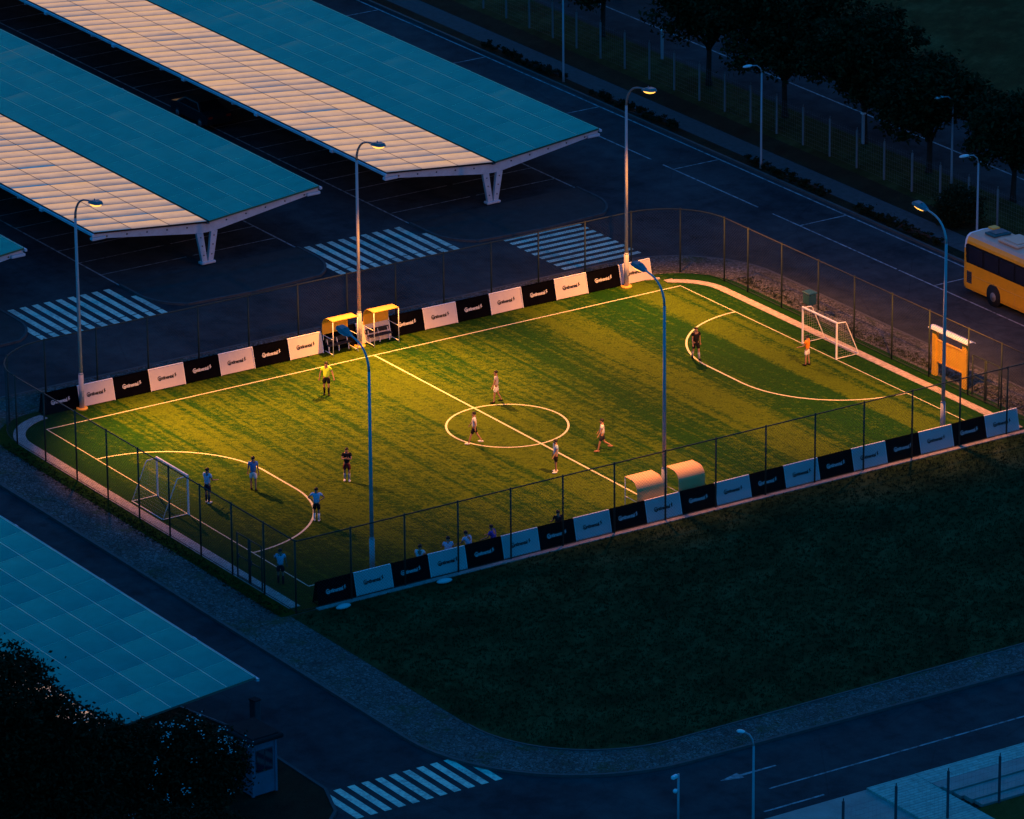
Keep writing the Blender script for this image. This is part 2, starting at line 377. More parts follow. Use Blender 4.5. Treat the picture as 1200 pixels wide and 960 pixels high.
M['blossom'] = pm('white_blossom', (.55, .55, .52), .8, .15, 8)
M['booth_wall'] = pm('booth_panel', (.12, .14, .19), .6, .15, 2, dirt=(.1, .1, .11)); M['booth_roof'] = pm('booth_roof', (.022, .021, .021), .9, .25, 3, .03)
M['hair'] = pm('black_hair', (.004, .0035, .003), .6, .3, 20); M['skin'] = pm('skin', (.28, .155, .10), .6, .1, 10, .3); M['eye'] = pm('eye', (.01, .01, .01), .3)
def cloth(name, c): return pm(name, c, .85, .12, 9, .1)
CL = {k: cloth('cloth_' + k, c) for k, c in dict(lilac=(.38, .36, .40), white=(.66, .65, .63), black=(.010, .010, .012), navy=(.018, .02, .035), blue=(.09, .20, .42), sky=(.32, .48, .62),
      neon=(.62, .92, .05), maroon=(.10, .012, .015), wine=(.09, .015, .02), orange=(.72, .22, .02), grey=(.28, .29, .31), royal=(.04, .06, .36), bare=(.28, .155, .10)).items()}

# ------------------------------------------------------------------ the setting
DZ = -.12                      # road level; the pitch block stands 12 cm above it
SX, SY = .18, .27              # road features were measured at pitch level
def structure(name, mb, mats): return tag(mb.build(name, mats), kind='structure')

g = MB(); g.add([(-500, -400, DZ - .02), (500, -400, DZ - .02), (500, 700, DZ - .02), (-500, 700, DZ - .02)], [(0, 1, 2, 3)])
structure('ground', g, M['soil'])
g = MB(); g.add([(-70, -46.1, DZ - .008), (34.75, -46.1, DZ - .008), (34.75, 150, DZ - .008), (-70, 150, DZ - .008)], [(0, 1, 2, 3)])
structure('road', g, M['asphalt'])

# raised block: cobbled pavement all round, pitch and field inside
outer = arc(-19, 12.1, 6.1, 180, 90) + arc(18.7, 11.8, 6.3, 90, 0) + arc(16, -31, 8.8, 0, -90) + arc(-16.2, -30.4, 9.0, -90, -180)
outer = outer[::-1]
b = MB(); b.prism(outer, DZ - .05, -.012); structure('pavement', b, M['cobble'])
b = MB(); b.kerb(outer, .16, DZ - .04, .004, closed=True); structure('kerb', b, M['kerb'])
fin = arc(20, -16.5, 2.0, 90, 0, 6) + arc(16, -30.2, 7, 0, -90) + arc(-15.6, -30.6, 6.55, -90, -180) + [(-22.15, -15.4)]
b = MB(); b.poly(fin[::-1], .002); structure('grass_field', b, M['field'])
b = MB(); b.kerb(fin[7:-1], .09, -.02, .028); structure('field_edging', b, M['kerb'])

# turf with grass margin outside the edging band
tin = arc(-18.6, 11.3, 4.0, 180, 90) + arc(18.4, 11.2, 4.0, 90, 0) + [(22.4, -15.3), (-22.6, -15.3)]
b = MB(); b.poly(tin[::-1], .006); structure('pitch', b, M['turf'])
band = [(-21.45, -14.6)] + arc(-18.3, 11.3, 3.15, 180, 100) + [(-18.75, 14.42)]
b = MB(); b.kerb(band, .62, -.01, .03)
b.kerb([(19.55, 13.95)] + arc(18.1, 11.0, 3.0, 62, 0) + [(21.1, -14.9)], .52, -.01, .03)
b.kerb([(-20.7, -15.42), (21.2, -15.42)], .3, -.01, .05)
b.kerb([(19.3, 14.35), (17.8, 14.95)], .3, -.01, .03)
structure('pitch_edging', b, M['edging'])

L2, W2, RC, RD = 19.53, 12.725, 3.1, 6.1
b = MB(); z = .011; lw = .105
b.strip([(-L2, -W2), (L2, -W2), (L2, W2), (-L2, W2)], lw, z, closed=True)
b.strip([(0, -W2 + .05), (0, W2 - .05)], lw, z + .002)
b.strip(arc(0, 0, RC, 0, 360, 72)[:-1], lw, z + .004, closed=True)
for s in (-1, 1):
    pth = [(s * (L2 - RD * sin(rad(a))), 1.5 + RD * cos(rad(a))) for a in range(0, 91, 3)] + [(s * (L2 - RD * sin(rad(a))), -1.5 - RD * cos(rad(a))) for a in range(90, -1, -3)]
    b.strip(pth, lw, z + .004)
structure('pitch_markings', b, M['pitchline'])

# zebra crossings
ZP = DZ + .004
def zebra(xs, y0, y1, short=None, w=.37, gap=None):
    mb = MB()
    for i, x in enumerate(xs):
        a, c = y0, y1
        if short and i in short: c = short[i]
        cuts = [(a, c)] if gap is None else [(a, gap - .05), (gap + .05, c)]
        for p, q in cuts: mb.add([(x - w / 2, p, ZP), (x + w / 2, p, ZP), (x + w / 2, q, ZP), (x - w / 2, q, ZP)], [(0, 1, 2, 3)])
    return mb
for k, x0 in enumerate((-13.05, 5.55)):
    xs = [x0 + SX + .735 * i for i in range(11)]
    structure('crosswalk', zebra(xs, 24.75 + SY, 29.85 + SY, {0: 28.2 + SY, 10: 28.1 + SY}, gap=25.45 + SY), M['paint'])
b = MB()
for i in range(9):
    y = 24.55 - .735 * i + SY; b.add([(15.85 + SX, y - .18, ZP), (20.95 + SX, y - .18, ZP), (20.95 + SX, y + .18, ZP), (15.85 + SX, y + .18, ZP)], [(0, 1, 2, 3)])
structure('crosswalk', b, M['paint'])
structure('crosswalk', zebra([-24.35 + SX - .71 * i for i in range(11)], -36.5 + SY, -33.4 + SY, {0: -34.2 + SY}), M['paint'])

# road lines
b = MB()
LX, BX = 34.1 + SX, 30.85 + SX
b.strip([(LX, -60), (LX, 140)], .12, ZP)
for a, c in ((-60, 4.2), (4.4, 8.4), (8.6, 20.2), (21.6, 31.0), (32.2, 140)): b.strip([(BX, a), (BX, c)], .11, ZP)
for y in [54.4 + 12.35 * k for k in range(-7, 6)]: b.strip([(BX + .06, y + SY), (LX - .07, y + SY)], .1, ZP)
b.strip([(-15.0, -43.6), (24, -43.6)], .11, ZP)
b.strip([(-60, -43.6), (-34, -43.6)], .11, ZP)
b.add([(-16.3, -41.75, ZP), (-15.2, -41.45, ZP), (-15.2, -41.66, ZP), (-13.3, -41.7, ZP), (-13.3, -41.8, ZP), (-15.2, -41.84, ZP), (-15.2, -42.05, ZP)], [(0, 6, 5, 4, 3, 2, 1)])
b.strip([(-16.6, -45.45), (-13.4, -45.45)], .12, ZP)
b.strip([(-33.4, -21.3), (-31.65, -21.3), (-30.8, -24.9)], .14, ZP)
structure('road_markings', b, M['line'])

# parking islands and bay lines under the canopies
def island(cx):
    hw = 5.62
    p = [(cx - hw, 30.2)] + arc(cx - hw + 3.4, 28.2, 3.4, 180, 235, 6) + [(cx, 25.15)] + arc(cx + hw - 3.4, 28.2, 3.4, -55, 0, 6) + [(cx + hw, 30.2)]
    return p
for cx in (-18.6 + .3, .3, 18.9):
    p = island(cx); b = MB(); b.prism(p, DZ - .05, -.03); structure('parking_island', b, M['island'])
    b = MB(); b.kerb(p, .14, DZ - .04, 0.0); structure('island_kerb', b, M['dark_kerb'])
b = MB()
for cx in (-18.3, .3, 18.9):
    for s in (-1, 1):
        b.strip([(cx + s * 5.6, 30.3), (cx + s * 5.6, 85)], .11, ZP)
        for k in range(23): b.strip([(cx + s * .2, 32.4 + 2.42 * k), (cx + s * 5.54, 32.4 + 2.42 * k)], .09, ZP)
structure('parking_bay_lines', b, M['line'])
b = MB(); b.prism([(-70, -21.6), (-70, -36.5), (-33.2, -36.5), (-31.9, -35.2), (-31.05, -33), (-31.0, -25), (-31.8, -21.6)], DZ - .05, -.02); structure('planting_bed', b, M['soil'])
b = MB(); b.kerb([(-33.2, -36.5), (-31.9, -35.2), (-31.05, -33), (-31.0, -25), (-31.8, -21.6), (-70, -21.6)], .15, DZ - .04, .01); structure('bed_kerb', b, M['dark_kerb'])

# east side of the right-hand road
def slab(name, x0, x1, zt, mat, y0=-80, y1=160):
    b = MB(); b.prism([(x0, y0), (x1, y0), (x1, y1), (x0, y1)], DZ - .05, zt); return structure(name, b, mat)
slab('kerb', 34.62, 34.78, .0, M['kerb']); slab('grass_verge', 34.78, 35.6, -.01, M['soil'])
slab('pavement', 35.6, 37.3, -.012, M['dark_kerb']); slab('planting_bed', 37.3, 39.0, -.004, M['soil'])
slab('grass_verge', 39.0, 43.2, -.02, M['field'])
g = MB(); g.add([(43.2, -80, DZ - .006), (51.5, -80, DZ - .006), (51.5, 160, DZ - .006), (43.2, 160, DZ - .006)], [(0, 1, 2, 3)]); structure('road', g, M['asphalt'])
b = MB(); b.strip([(46.4, -40), (46.4, 140)], .13, ZP); structure('road_markings', b, M['line'])
g = MB(); g.add([(51.5, -80, -.02), (200, -80, -.02), (200, 200, -.02), (51.5, 200, -.02)], [(0, 1, 2, 3)]); structure('grass_field', g, M['field'])

# south pavement at the lower right
slab('pavement', -11.6, -9.0, -.01, M['slab'], -55, -46.1); slab('pavement', -9.0, 30, .0, M['slab'], -47.3, -46.1)
b = MB()
for k in range(5): b.prism([(-9.0 + .35 * k * .3, -47.35 - .62 * k), (30, -47.35 - .62 * k), (30, -47.9 - .62 * k), (-9.0 + .35 * k * .3, -47.9 - .62 * k)], DZ, .02 + .05 * (k % 2))
structure('stone_steps', b, M['slab_smooth'])
slab('driveway', -17.5, -11.6, DZ + .02, M['slab_smooth'], -60, -46.1)
slab('grass_verge', -9.0, 30, -.02, M['verge'], -70, -50.5)

# ------------------------------------------------------------------ fences
def wires_on(path, H, pitch, r, mb, seg=5):
    """chain link along a plan path: two families of thin diagonal wires as three-sided bars"""
    P = [Vector((p[0], p[1])) for p in path]; cum = [0]
    for i in range(1, len(P)): cum.append(cum[-1] + (P[i] - P[i - 1]).length)
    T = cum[-1]
    def at(s):
        s = max(0, min(T, s))
        for i in range(1, len(P)):
            if s <= cum[i] + 1e-9:
                t = (s - cum[i - 1]) / max(1e-9, cum[i] - cum[i - 1]); return P[i - 1].lerp(P[i], t), (P[i] - P[i - 1]).normalized()
        return P[-1], (P[-1] - P[-2]).normalized()
    n = int((T + H) / pitch)
    for k in range(n):
        for fam in (1, -1):
            s0 = -H + k * pitch
            a, c = max(0, s0), min(T, s0 + H)
            if c - a < .05: continue
            vs = []; fs = []
            for i in range(seg + 1):
                s = a + (c - a) * i / seg; q, t = at(s)
                zz = (s - s0) if fam == 1 else H - (s - s0)
                d = Vector((t.x, t.y, fam)).normalized(); nn = Vector((-t.y, t.x, 0)); w = d.cross(nn)
                ctr = Vector((q.x, q.y, .05 + zz * (H - .07) / H))
                for ang in (90, 210, 330): vs.append(ctr + (nn * sin(rad(ang)) + w * cos(rad(ang))) * r)
            for i in range(seg):
                for j in range(3):
                    p, q2 = 3 * i + j, 3 * i + (j + 1) % 3; fs.append((p, q2, q2 + 3, p + 3))
            mb.add(vs, fs)
FH = 3.62
def chain_fence(label, path, posts, rail_mat):
    root = empty('chain_link_fence', (path[0][0], path[0][1], 0), 0, label, 'fence', 'chain link fences round the pitch')
    o = Vector((path[0][0], path[0][1]))
    loc = [(p[0] - o.x, p[1] - o.y) for p in path]
    mb = MB(); wires_on(loc, FH, .17, .0042, mb, 5 if len(path) < 4 else 8); mb.build('wire_mesh', M['wire'], root)
    mb = MB(); mb.tube([(p[0], p[1], FH) for p in loc], .032, 6); mb.build('top_rail', rail_mat, root)
    mb = MB(); mb.tube([(p[0], p[1], .09) for p in loc], .018, 5); mb.build('bottom_rail', M['fence'], root)
    for (x, y) in posts:
        mb = MB(); mb.tube([(x - o.x, y - o.y, -.02), (x - o.x, y - o.y, FH + .05)], .045, 8); mb.ball((x - o.x, y - o.y, FH + .05), (.05, .05, .03), 0, 8, 4)
        mb.build('post', M['fence'], root)
    return root
LXF, RXF, NYF, FYF = -21.75, 21.92, -15.3, 15.7
cornL = arc(LXF + 3.8, FYF - 3.8, 3.8, 180, 90, 10); cornR = arc(RXF - 3.8, FYF - 3.8, 3.8, 90, 0, 10)
left = chain_fence('dark green chain link fence with a gate behind the left goal, beside cobbled pavement',
    [(LXF, NYF), (LXF, FYF - 3.8)], [(LXF, NYF + .06), (LXF, -12.4), (LXF, -9.45), (LXF, -6.5), (LXF, -3.55), (LXF, -.6), (LXF, 2.5), (LXF, 5.6), (LXF, 8.8), (LXF, 11.75)], M['rail'])
right = chain_fence('dark green chain link fence behind the right goal, between pitch and bus parking',
    [(RXF, FYF - 3.8), (RXF, NYF)], [(RXF, 12), (RXF, 9.8), (RXF, 6.7), (RXF, 3.4), (RXF, .2), (RXF, -3.1), (RXF, -6.3), (RXF, -9.6), (RXF, -12.35)], M['rail'])
far = chain_fence('dark green chain link fence with rounded corners behind the lit far row of boards',
    cornL + [(x, FYF) for x in range(-15, 18, 3)] + cornR, [(LXF + 1.1, FYF - 1.1)] + [(-17.9 + 3.02 * k, FYF) for k in range(13)] + [(RXF - 1.1, FYF - 1.1)], M['fence'])  # top rail in the darker paint, so it looks unlit
near = chain_fence('dark green chain link fence before the shaded near boards, facing the dark field',
    [(LXF, NYF), (RXF, NYF)], [(-18.75 + 2.98 * k, NYF) for k in range(14)] + [(RXF, NYF)], M['fence'])
def gate(parent, ox, x, y0, y1):
    yo = parent.location.y
    for a, c in ((y0, (y0 + y1) / 2 - .06), ((y0 + y1) / 2 + .06, y1)):
        mb = MB(); A, C = (x, a - yo), (x, c - yo); e = .05
        for q in (A, C): mb.tube([(q[0] + e, q[1], .0), (q[0] + e, q[1], 2.3)], .038, 6)
        for zz in (.12, 1.15, 2.28): mb.tube([(A[0] + e, A[1], zz), (C[0] + e, C[1], zz)], .028, 6)
        lf = mb.build('gate_leaf', M['fence'], parent)
        mb = MB(); mb.bar((x + e, c - yo - .1, 1.0), (x + e, c - yo - .1, 1.25), .06, .05); mb.build('latch', M['dark_steel'], lf)
gate(left, 0, 0, -12.1, -9.85); gate(right, 0, 0, -12.1, -9.9)

def post_fence(label, x0, y0, dx, dy, n, H, mat, wires=True):
    root = empty('post_and_wire_fence', (x0, y0, 0), 0, label, 'fence')
    for k in range(n):
        mb = MB(); x, y = dx * k, dy * k
        mb.box((x, y, H / 2), (.1, .1, H), bev=.015); mb.tube([(x, y, H), (x - .04, y - .06, H + .12), (x - .1, y - .14, H + .2)], .025, 5)
        mb.build('post', mat, root)
    mb = MB(); T = math.hypot(dx, dy) * (n - 1); ux, uy = dx / math.hypot(dx, dy), dy / math.hypot(dx, dy)
    for zz in [.1 + .25 * i for i in range(int(H / .25))]: mb.tube([(0, 0, zz), (ux * T, uy * T, zz)], .004, 3)
    for k in range(int(T / .22)): mb.tube([(ux * k * .22, uy * k * .22, .08), (ux * k * .22, uy * k * .22, H - .05)], .003, 3)
    mb.build('wire_mesh', M['wire_grey'], root); return root
post_fence('pale post and wire fence under the row of dark trees beyond the right hand road', 39.6, 2.9, 0, 2.62, 30, 2.3, M['concrete_post'])
post_fence('short wire fence with bent top posts on the steps at the lower right corner', -16.2, -50.6, 2.78, 0, 10, 2.2, M['dark_steel'])

# ------------------------------------------------------------------ lamps
HH = 11.75
def lamp_post(x, y, face, label, lit, padded, cone=120, ry=0, tilt=-18):
    root = empty('lamp_post', (x, y, 0), 0 if face < 0 else PI, label, 'lamp post', 'tall lamp posts along the pitch')
    mb = MB(); mb.tube([(0, 0, 0), (0, 0, 1.9)], .13, 12); mb.tube([(0, 0, 1.9), (0, 0, 1.98)], [.13, .1], 12); mb.box((0, -.128, .9), (.12, .03, .35)); mb.build('base_sleeve', M['pole'], root)
    mb = MB(); mb.tube([(0, 0, 1.9), (0, 0, 6), (0, 0, 10.3)], [.098, .085, .068], 12); mb.build('shaft', M['pole'], root)
    pts = [(0, 0, 10.3)] + [(0, -1.25 + 1.25 * cos(rad(a)), 10.3 + 1.25 * sin(rad(a))) for a in (15, 30, 45, 60, 75)] + [(0, -1.25, 11.58), (0, -1.75, 11.66)]
    mb = MB(); mb.tube(pts, [.068, .064, .06, .056, .052, .05, .048, .045], 10); mb.build('arm', M['head'] if padded else M['pole'], root)
    Mt = Matrix.Rotation(rad(-8), 3, 'X')
    mb = MB()
    c = Vector((0, -2.12, 11.72))
    prof = [(.56, -.05, .12), (.44, .03, .18), (.0, .11, .26), (-.42, .08, .24), (-.58, -.03, .13)]
    vs = []
    for (yy, zz, hw) in prof: vs += [Mt @ Vector((-hw, yy, -.07)) + c, Mt @ Vector((hw, yy, -.07)) + c, Mt @ Vector((hw * .72, yy, zz)) + c, Mt @ Vector((-hw * .72, yy, zz)) + c]
    fs = [(0, 1, 2, 3), (19, 18, 17, 16)]
    for i in range(4):
        for k in range(4): fs.append((4 * i + k, 4 * i + 4 + k, 4 * i + 4 + (k + 1) % 4, 4 * i + (k + 1) % 4))
    mb.add(vs, fs); mb.tube([c + Vector((0, .05, .08)), c + Vector((0, .05, .17))], .03, 6)
    hd = mb.build('lamp_head', M['head'], root)
    mb = MB(); mb.ball(c + Vector((0, -.05, -.075)), (.25, .48, .14), 0, 12, 8, Mt); mb.build('lens', M['lens'] if lit else M['white_plastic'], hd)
    mb = MB(); mb.tube([(0, 0, -.02), (0, 0, .09)], .3 if padded else .24, 14); mb.build('footing', M['pad'] if padded else M['kerb'], root)
    if lit:
        L = bpy.data.lights.new('lamp_light', 'SPOT'); L.energy = lit; L.color = (1., .33, .035); L.spot_size = rad(cone); L.spot_blend = 1.; L.shadow_soft_size = .22
        o = bpy.data.objects.new('lamp_light', L); COL.objects.link(o); o.parent = root; o.location = (0, -2.25, 11.42); o.rotation_euler = (rad(tilt), rad(ry), 0)
    return root
P_FAR = 40000; P_NEAR = 24000
lamp_post(-16.6, 14.3, -1, 'lit lamp post at the far left corner, standing in front of the first white board', P_FAR * 1.5, True, 92, -19, -26)
lamp_post(.1, 14.3, -1, 'lit lamp post between the two yellow dugouts on the far touchline', P_FAR * 1.35, True, 97, 5, -19)
lamp_post(17.0, 14.2, -1, 'lit lamp post with orange foot by the far right corner and last white board', P_FAR * .95, True, 104, 8, -19)
lamp_post(-16.35, -13.3, 1, 'unlit blue-looking lamp post near the left end of the near boards', 0, False)
lamp_post(.3, -13.5, 1, 'lamp post with curved arm between the two cream dugout shelters', P_NEAR * .85, False, 128, -3, -28)
lamp_post(17.1, -13.8, 1, 'curved lamp post at the right end of the near boards, by the notice board', P_NEAR, False, 132, -3, -26)

def street_lamp(x, y, h, rz, label, arm=1.0):
    root = empty('street_lamp', (x, y, 0), rz, label, 'street lamp', 'small street lamps beside the roads')
    mb = MB(); mb.tube([(0, 0, -.05), (0, 0, .5), (0, 0, h - .5)], [.09, .065, .05], 8); mb.build('shaft', M['pole_grey'], root)
    mb = MB(); mb.tube([(0, 0, h - .5), (-.1 * arm, 0, h - .2), (-.35 * arm, 0, h), (-.75 * arm, 0, h + .06)], .036, 7); mb.build('arm', M['pole_grey'], root)
    mb = MB(); mb.ball((-1.0 * arm, 0, h + .07), (.34 * arm, .13, .08), 0, 10, 6); mb.build('lamp_head', M['white_metal'], root)
    return root
street_lamp(35.1, 47.4, 6.4, 0, 'unlit grey street lamp on the verge near the top edge, left of the trees')
street_lamp(35.1, 27.0, 6.2, 0, 'unlit grey street lamp on the verge below the second dark tree')
street_lamp(35.1, 6.8, 6.2, 0, 'unlit grey street lamp rising behind the rear of the yellow bus')
street_lamp(42.4, 18.6, 5.2, 0, 'unlit pale street lamp beneath the fourth dark tree, behind the wire fence')
street_lamp(-18.5, -47.3, 4.6, rad(-60), 'unlit street lamp at the bottom edge beside the painted road arrow', .6)

# camera mast at the bottom edge
root = empty('camera_mast', (-21.75, -46.4, 0), 0, 'thin mast with a white security camera at the bottom edge, left of the street lamp', 'camera mast')
mb = MB(); mb.tube([(0, 0, -.1), (0, 0, 3.3)], .05, 8); mb.build('shaft', M['pole_grey'], root)
mb = MB(); mb.box((-.18, .02, 3.2), (.34, .16, .16), rz=.3, bev=.03); mb.build('camera_body', M['white_plastic'], root)
mb = MB(); mb.ball((-.16, 0, 2.55), .1, 0, 10, 7); mb.bar((0, 0, 2.6), (-.15, 0, 2.6), .04, .04); mb.build('dome', M['white_plastic'], root)
for i, (x, y, lab) in enumerate(((42.6, 47.8, 'short grey post standing under the first dark tree at the top'), (42.6, 27.3, 'short grey post in the verge beside the third dark tree'))):
    root = empty('marker_post', (x, y, 0), 0, lab, 'post')
    mb = MB(); mb.box((0, 0, .9), (.16, .16, 1.8), bev=.03); mb.build('shaft', M['pole_grey'], root)
    mb = MB(); mb.box((0, 0, 1.86), (.26, .26, .1), bev=.03); mb.build('cap', M['white_metal'], root)

# ------------------------------------------------------------------ advertising boards
def text_mesh(name, body, size, bold):
    cu = bpy.data.curves.new(name, 'FONT'); cu.body = body; cu.size = size; cu.offset = bold; cu.extrude = .004; cu.resolution_u = 3; cu.space_character = .92
    o = bpy.data.objects.new(name, cu); COL.objects.link(o)
    dg = bpy.context.evaluated_depsgraph_get(); dg.update()
    me = bpy.data.meshes.new_from_object(o.evaluated_get(dg)); bpy.data.objects.remove(o)
    xs = [v.co.x for v in me.vertices]; return me, (min(xs), max(xs))
def lettering_mesh():
    """big C wrapped round the o, the rest of the word and the rearing horse, all in the XY plane, left edge at 0"""
    mb = MB()
    def put(me, dx, dy):
        mb.add([(v.co.x + dx, v.co.y + dy, v.co.z) for v in me.vertices], [list(p.vertices) for p in me.polygons])
    # C as an open ring
    n = 20; R0, R1 = .138, .096; vs = []
    for i in range(n + 1):
        a = rad(48 + (312 - 48) * i / n)
        for r in (R0, R1):
            for zz in (-.004, .004): vs.append((.138 + r * cos(a), .095 + r * sin(a), zz))
    fs = []
    for i in range(n):
        k = 4 * i; fs += [(k + 1, k + 5, k + 7, k + 3), (k, k + 2, k + 6, k + 4), (k, k + 4, k + 5, k + 1), (k + 2, k + 3, k + 7, k + 6)]
    mb.add(vs, fs)
    me, (a, c) = text_mesh('word', 'ontinental', .27, .011); put(me, .075 - a, .005); end = .075 + (c - a)
    hs = [(0, 0), (.05, .03), (.06, .12), (.03, .17), (.06, .22), (.10, .235), (.115, .285), (.15, .25), (.165, .19), (.13, .185), (.14, .12), (.19, .11), (.20, .06), (.165, .075), (.12, .07), (.115, 0), (.09, .0), (.085, .06), (.05, .0)]
    x0 = end + .04; nh = len(hs)
    mb.add([(x0 + u * .8, v * .85 + .03, -.004) for u, v in hs] + [(x0 + u * .8, v * .85 + .03, .004) for u, v in hs], [list(range(nh)), list(range(nh, 2 * nh))[::-1]] + [(i, (i + 1) % nh, nh + (i + 1) % nh, nh + i) for i in range(nh)])
    return mb, x0 + .16
LMB, LWID = lettering_mesh()
def board_protos():
    out = {}
    BW, BH, DEP = 2.06, 1.06, .27
    for colr in ('black', 'white'):
        root = empty('advertising_board', (0, 0, 0))
        mat = M['black_board'] if colr == 'black' else M['white_board']
        sl = math.hypot(BH, DEP)
        for nm, s in (('front_panel', -1), ('rear_panel', 1)):
            mb = MB(); ang = math.atan2(DEP, BH)
            Mt = Matrix.Rotation(s * ang, 3, 'X')
            mb.box((0, s * (DEP / 2 + .012), BH / 2 + .03), (BW, .02, sl), M=Mt); mb.build(nm, mat, root)
        mb = MB(); mb.box((0, 0, BH + .045), (BW + .01, .07, .03), bev=.008)
        for sx in (-1, 1):
            for s in (-1, 1): mb.bar((sx * (BW / 2 - .02), s * (DEP + .03), .012), (sx * (BW / 2 - .02), s * .035, BH + .03), .03, .03)
            mb.bar((sx * (BW / 2 - .02), -DEP, .05), (sx * (BW / 2 - .02), DEP, .05), .025, .025)
        mb.build('frame', M['black_board'] if colr == 'black' else M['white_metal'], root)
        tx = MB(); sc = 1.12 / LWID
        ang = math.atan2(DEP, BH); up = Vector((0, sin(ang), cos(ang))); nrm = Vector((0, -cos(ang), sin(ang)))
        c0 = Vector((-.56, -(DEP / 2 + .012), BH / 2 + .03)) - up * .08 + nrm * .017
        tx.v = [tuple(c0 + Vector((1, 0, 0)) * (v[0] * sc) + up * (v[1] * sc) + nrm * v[2]) for v in LMB.v]; tx.f = [list(f) for f in LMB.f]; tx.m = list(LMB.m); tx.sm = list(LMB.sm)
        tx.build('lettering', M['chalk'] if colr == 'black' else M['ink'], root)
        out[colr] = root
    return out
PB = board_protos(); used = set()
def put_board(colr, x, y, label, group):
    r = PB[colr] if colr not in used else copy_tree(PB[colr]); used.add(colr)
    r.location = (x, y, .012); r.rotation_euler = (0, 0, rad(random.uniform(-.7, .7)))
    tag(r, label, 'ad board', group)
for k in range(18):
    colr = 'white' if k % 2 else 'black'
    put_board(colr, -18.7 + 2.09 * (k + .5), 14.78, '%s advertising board with %s lettering, %s from the left in the lit far row' % (colr, 'dark' if k % 2 else 'pale', ORD[k]), 'advertising boards along the far touchline')
for k in range(20):
    colr = 'white' if k % 2 else 'black'
    put_board(colr, -20.45 + 2.07 * (k + .5), -14.85, '%s advertising board with %s lettering, %s from the left in the shaded near row' % (colr, 'dark' if k % 2 else 'pale', ORD[k]), 'advertising boards along the near touchline')

# ------------------------------------------------------------------ dugouts
def dugout(x, y, rz, label, near_side, low):
    """curved shelter, local front = -Y"""
    root = empty('dugout', (x, y, 0), rz, label, 'dugout', 'team dugouts at the halfway line')
    W, D, H = 1.56, .95, 1.95; RR = .5; LOW = .78
    prof = [(-D * .62, H)] + [(D / 2 - RR + RR * sin(rad(a)), H - RR + RR * cos(rad(a))) for a in range(0, 91, 10)] + [(D / 2, LOW)]
    def sheet(pr, th, a0, a1, mb):
        n = len(pr); ins = []
        for i in range(n):
            p, q = pr[max(0, i - 1)], pr[min(n - 1, i + 1)]; t = Vector((q[0] - p[0], q[1] - p[1])).normalized(); ins.append((pr[i][0] + t.y * th, pr[i][1] - t.x * th))
        vs = [(a, u, w) for a in (a0, a1) for (u, w) in pr] + [(a, u, w) for a in (a0, a1) for (u, w) in ins]; fs = []
        for i in range(n - 1):
            fs += [(i, i + 1, n + i + 1, n + i), (2 * n + i, 3 * n + i, 3 * n + i + 1, 2 * n + i + 1), (i, 2 * n + i, 2 * n + i + 1, i + 1), (n + i, n + i + 1, 3 * n + i + 1, 3 * n + i)]
        fs += [(0, n, 3 * n, 2 * n), (n - 1, 3 * n - 1, 4 * n - 1, 2 * n - 1)]
        mb.add(vs, fs, 0, False)
    mb = MB(); sheet(prof, -.025, -W / 2, W / 2, mb); mb.build('roof_shell', near_side, root)
    mb = MB(); mb.box((0, D / 2 - .012, LOW / 2 + .1), (W, .022, LOW - .22), M=None); mb.build('back_panel', low, root)
    mb = MB()
    for sx in (-1, 1):
        X = sx * (W / 2 - .02)
        mb.tube([(X, -D * .6, 0), (X, -D * .6, H - .02)], .022, 6); mb.tube([(X, D / 2 - .05, 0), (X, D / 2 - .05, .95)], .022, 6)
        mb.tube([(X, -D * .6, .12), (X, D / 2 - .05, .12)], .02, 6); mb.tube([(X, -D * .6, .95), (X, D / 2 - .05, .95)], .016, 6)
    mb.tube([(-W / 2, D / 2 + .015, LOW), (W / 2, D / 2 + .015, LOW)], .016, 6); mb.tube([(-W / 2 + .02, D / 2 - .05, .12), (W / 2 - .02, D / 2 - .05, .12)], .02, 6)
    mb.tube([(0, D / 2 + .015, .1), (0, D / 2 + .015, LOW + .1)], .014, 6)
    mb.build('frame', M['white_metal'], root)
    mb = MB(); mb.box((0, .1, .42), (W - .16, .36, .05), bev=.015); mb.build('bench_seat', M['dark_seat'], root)
    mb = MB(); mb.box((0, .34, .62), (W - .16, .04, .26), bev=.015); mb.build('bench_back', M['dark_seat'], root)
    mb = MB()
    for sx in (-.6, 0, .6): mb.bar((sx, .1, 0), (sx, .1, .4), .04, .04); mb.bar((sx, .12, .15), (sx, .34, .7), .03, .03)
    mb.build('bench_leg', M['white_metal'], root)
    return root
dugout(-1.15, 14.25, 0, 'yellow curved dugout left of the far halfway lamp post', M['yellow_shell'], M['dark_seat'])
dugout(1.38, 14.25, 0, 'yellow curved dugout right of the far halfway lamp post', M['yellow_shell'], M['dark_seat'])
dugout(-1.22, -14.05, PI, 'cream curved dugout with smoky lower panel, left of the near halfway lamp post', M['cream_shell'], M['grey_shell'])
dugout(1.22, -14.05, PI, 'cream curved dugout with yellow lower panel, right of the near halfway lamp post', M['cream_shell'], M['yellow_shell'])

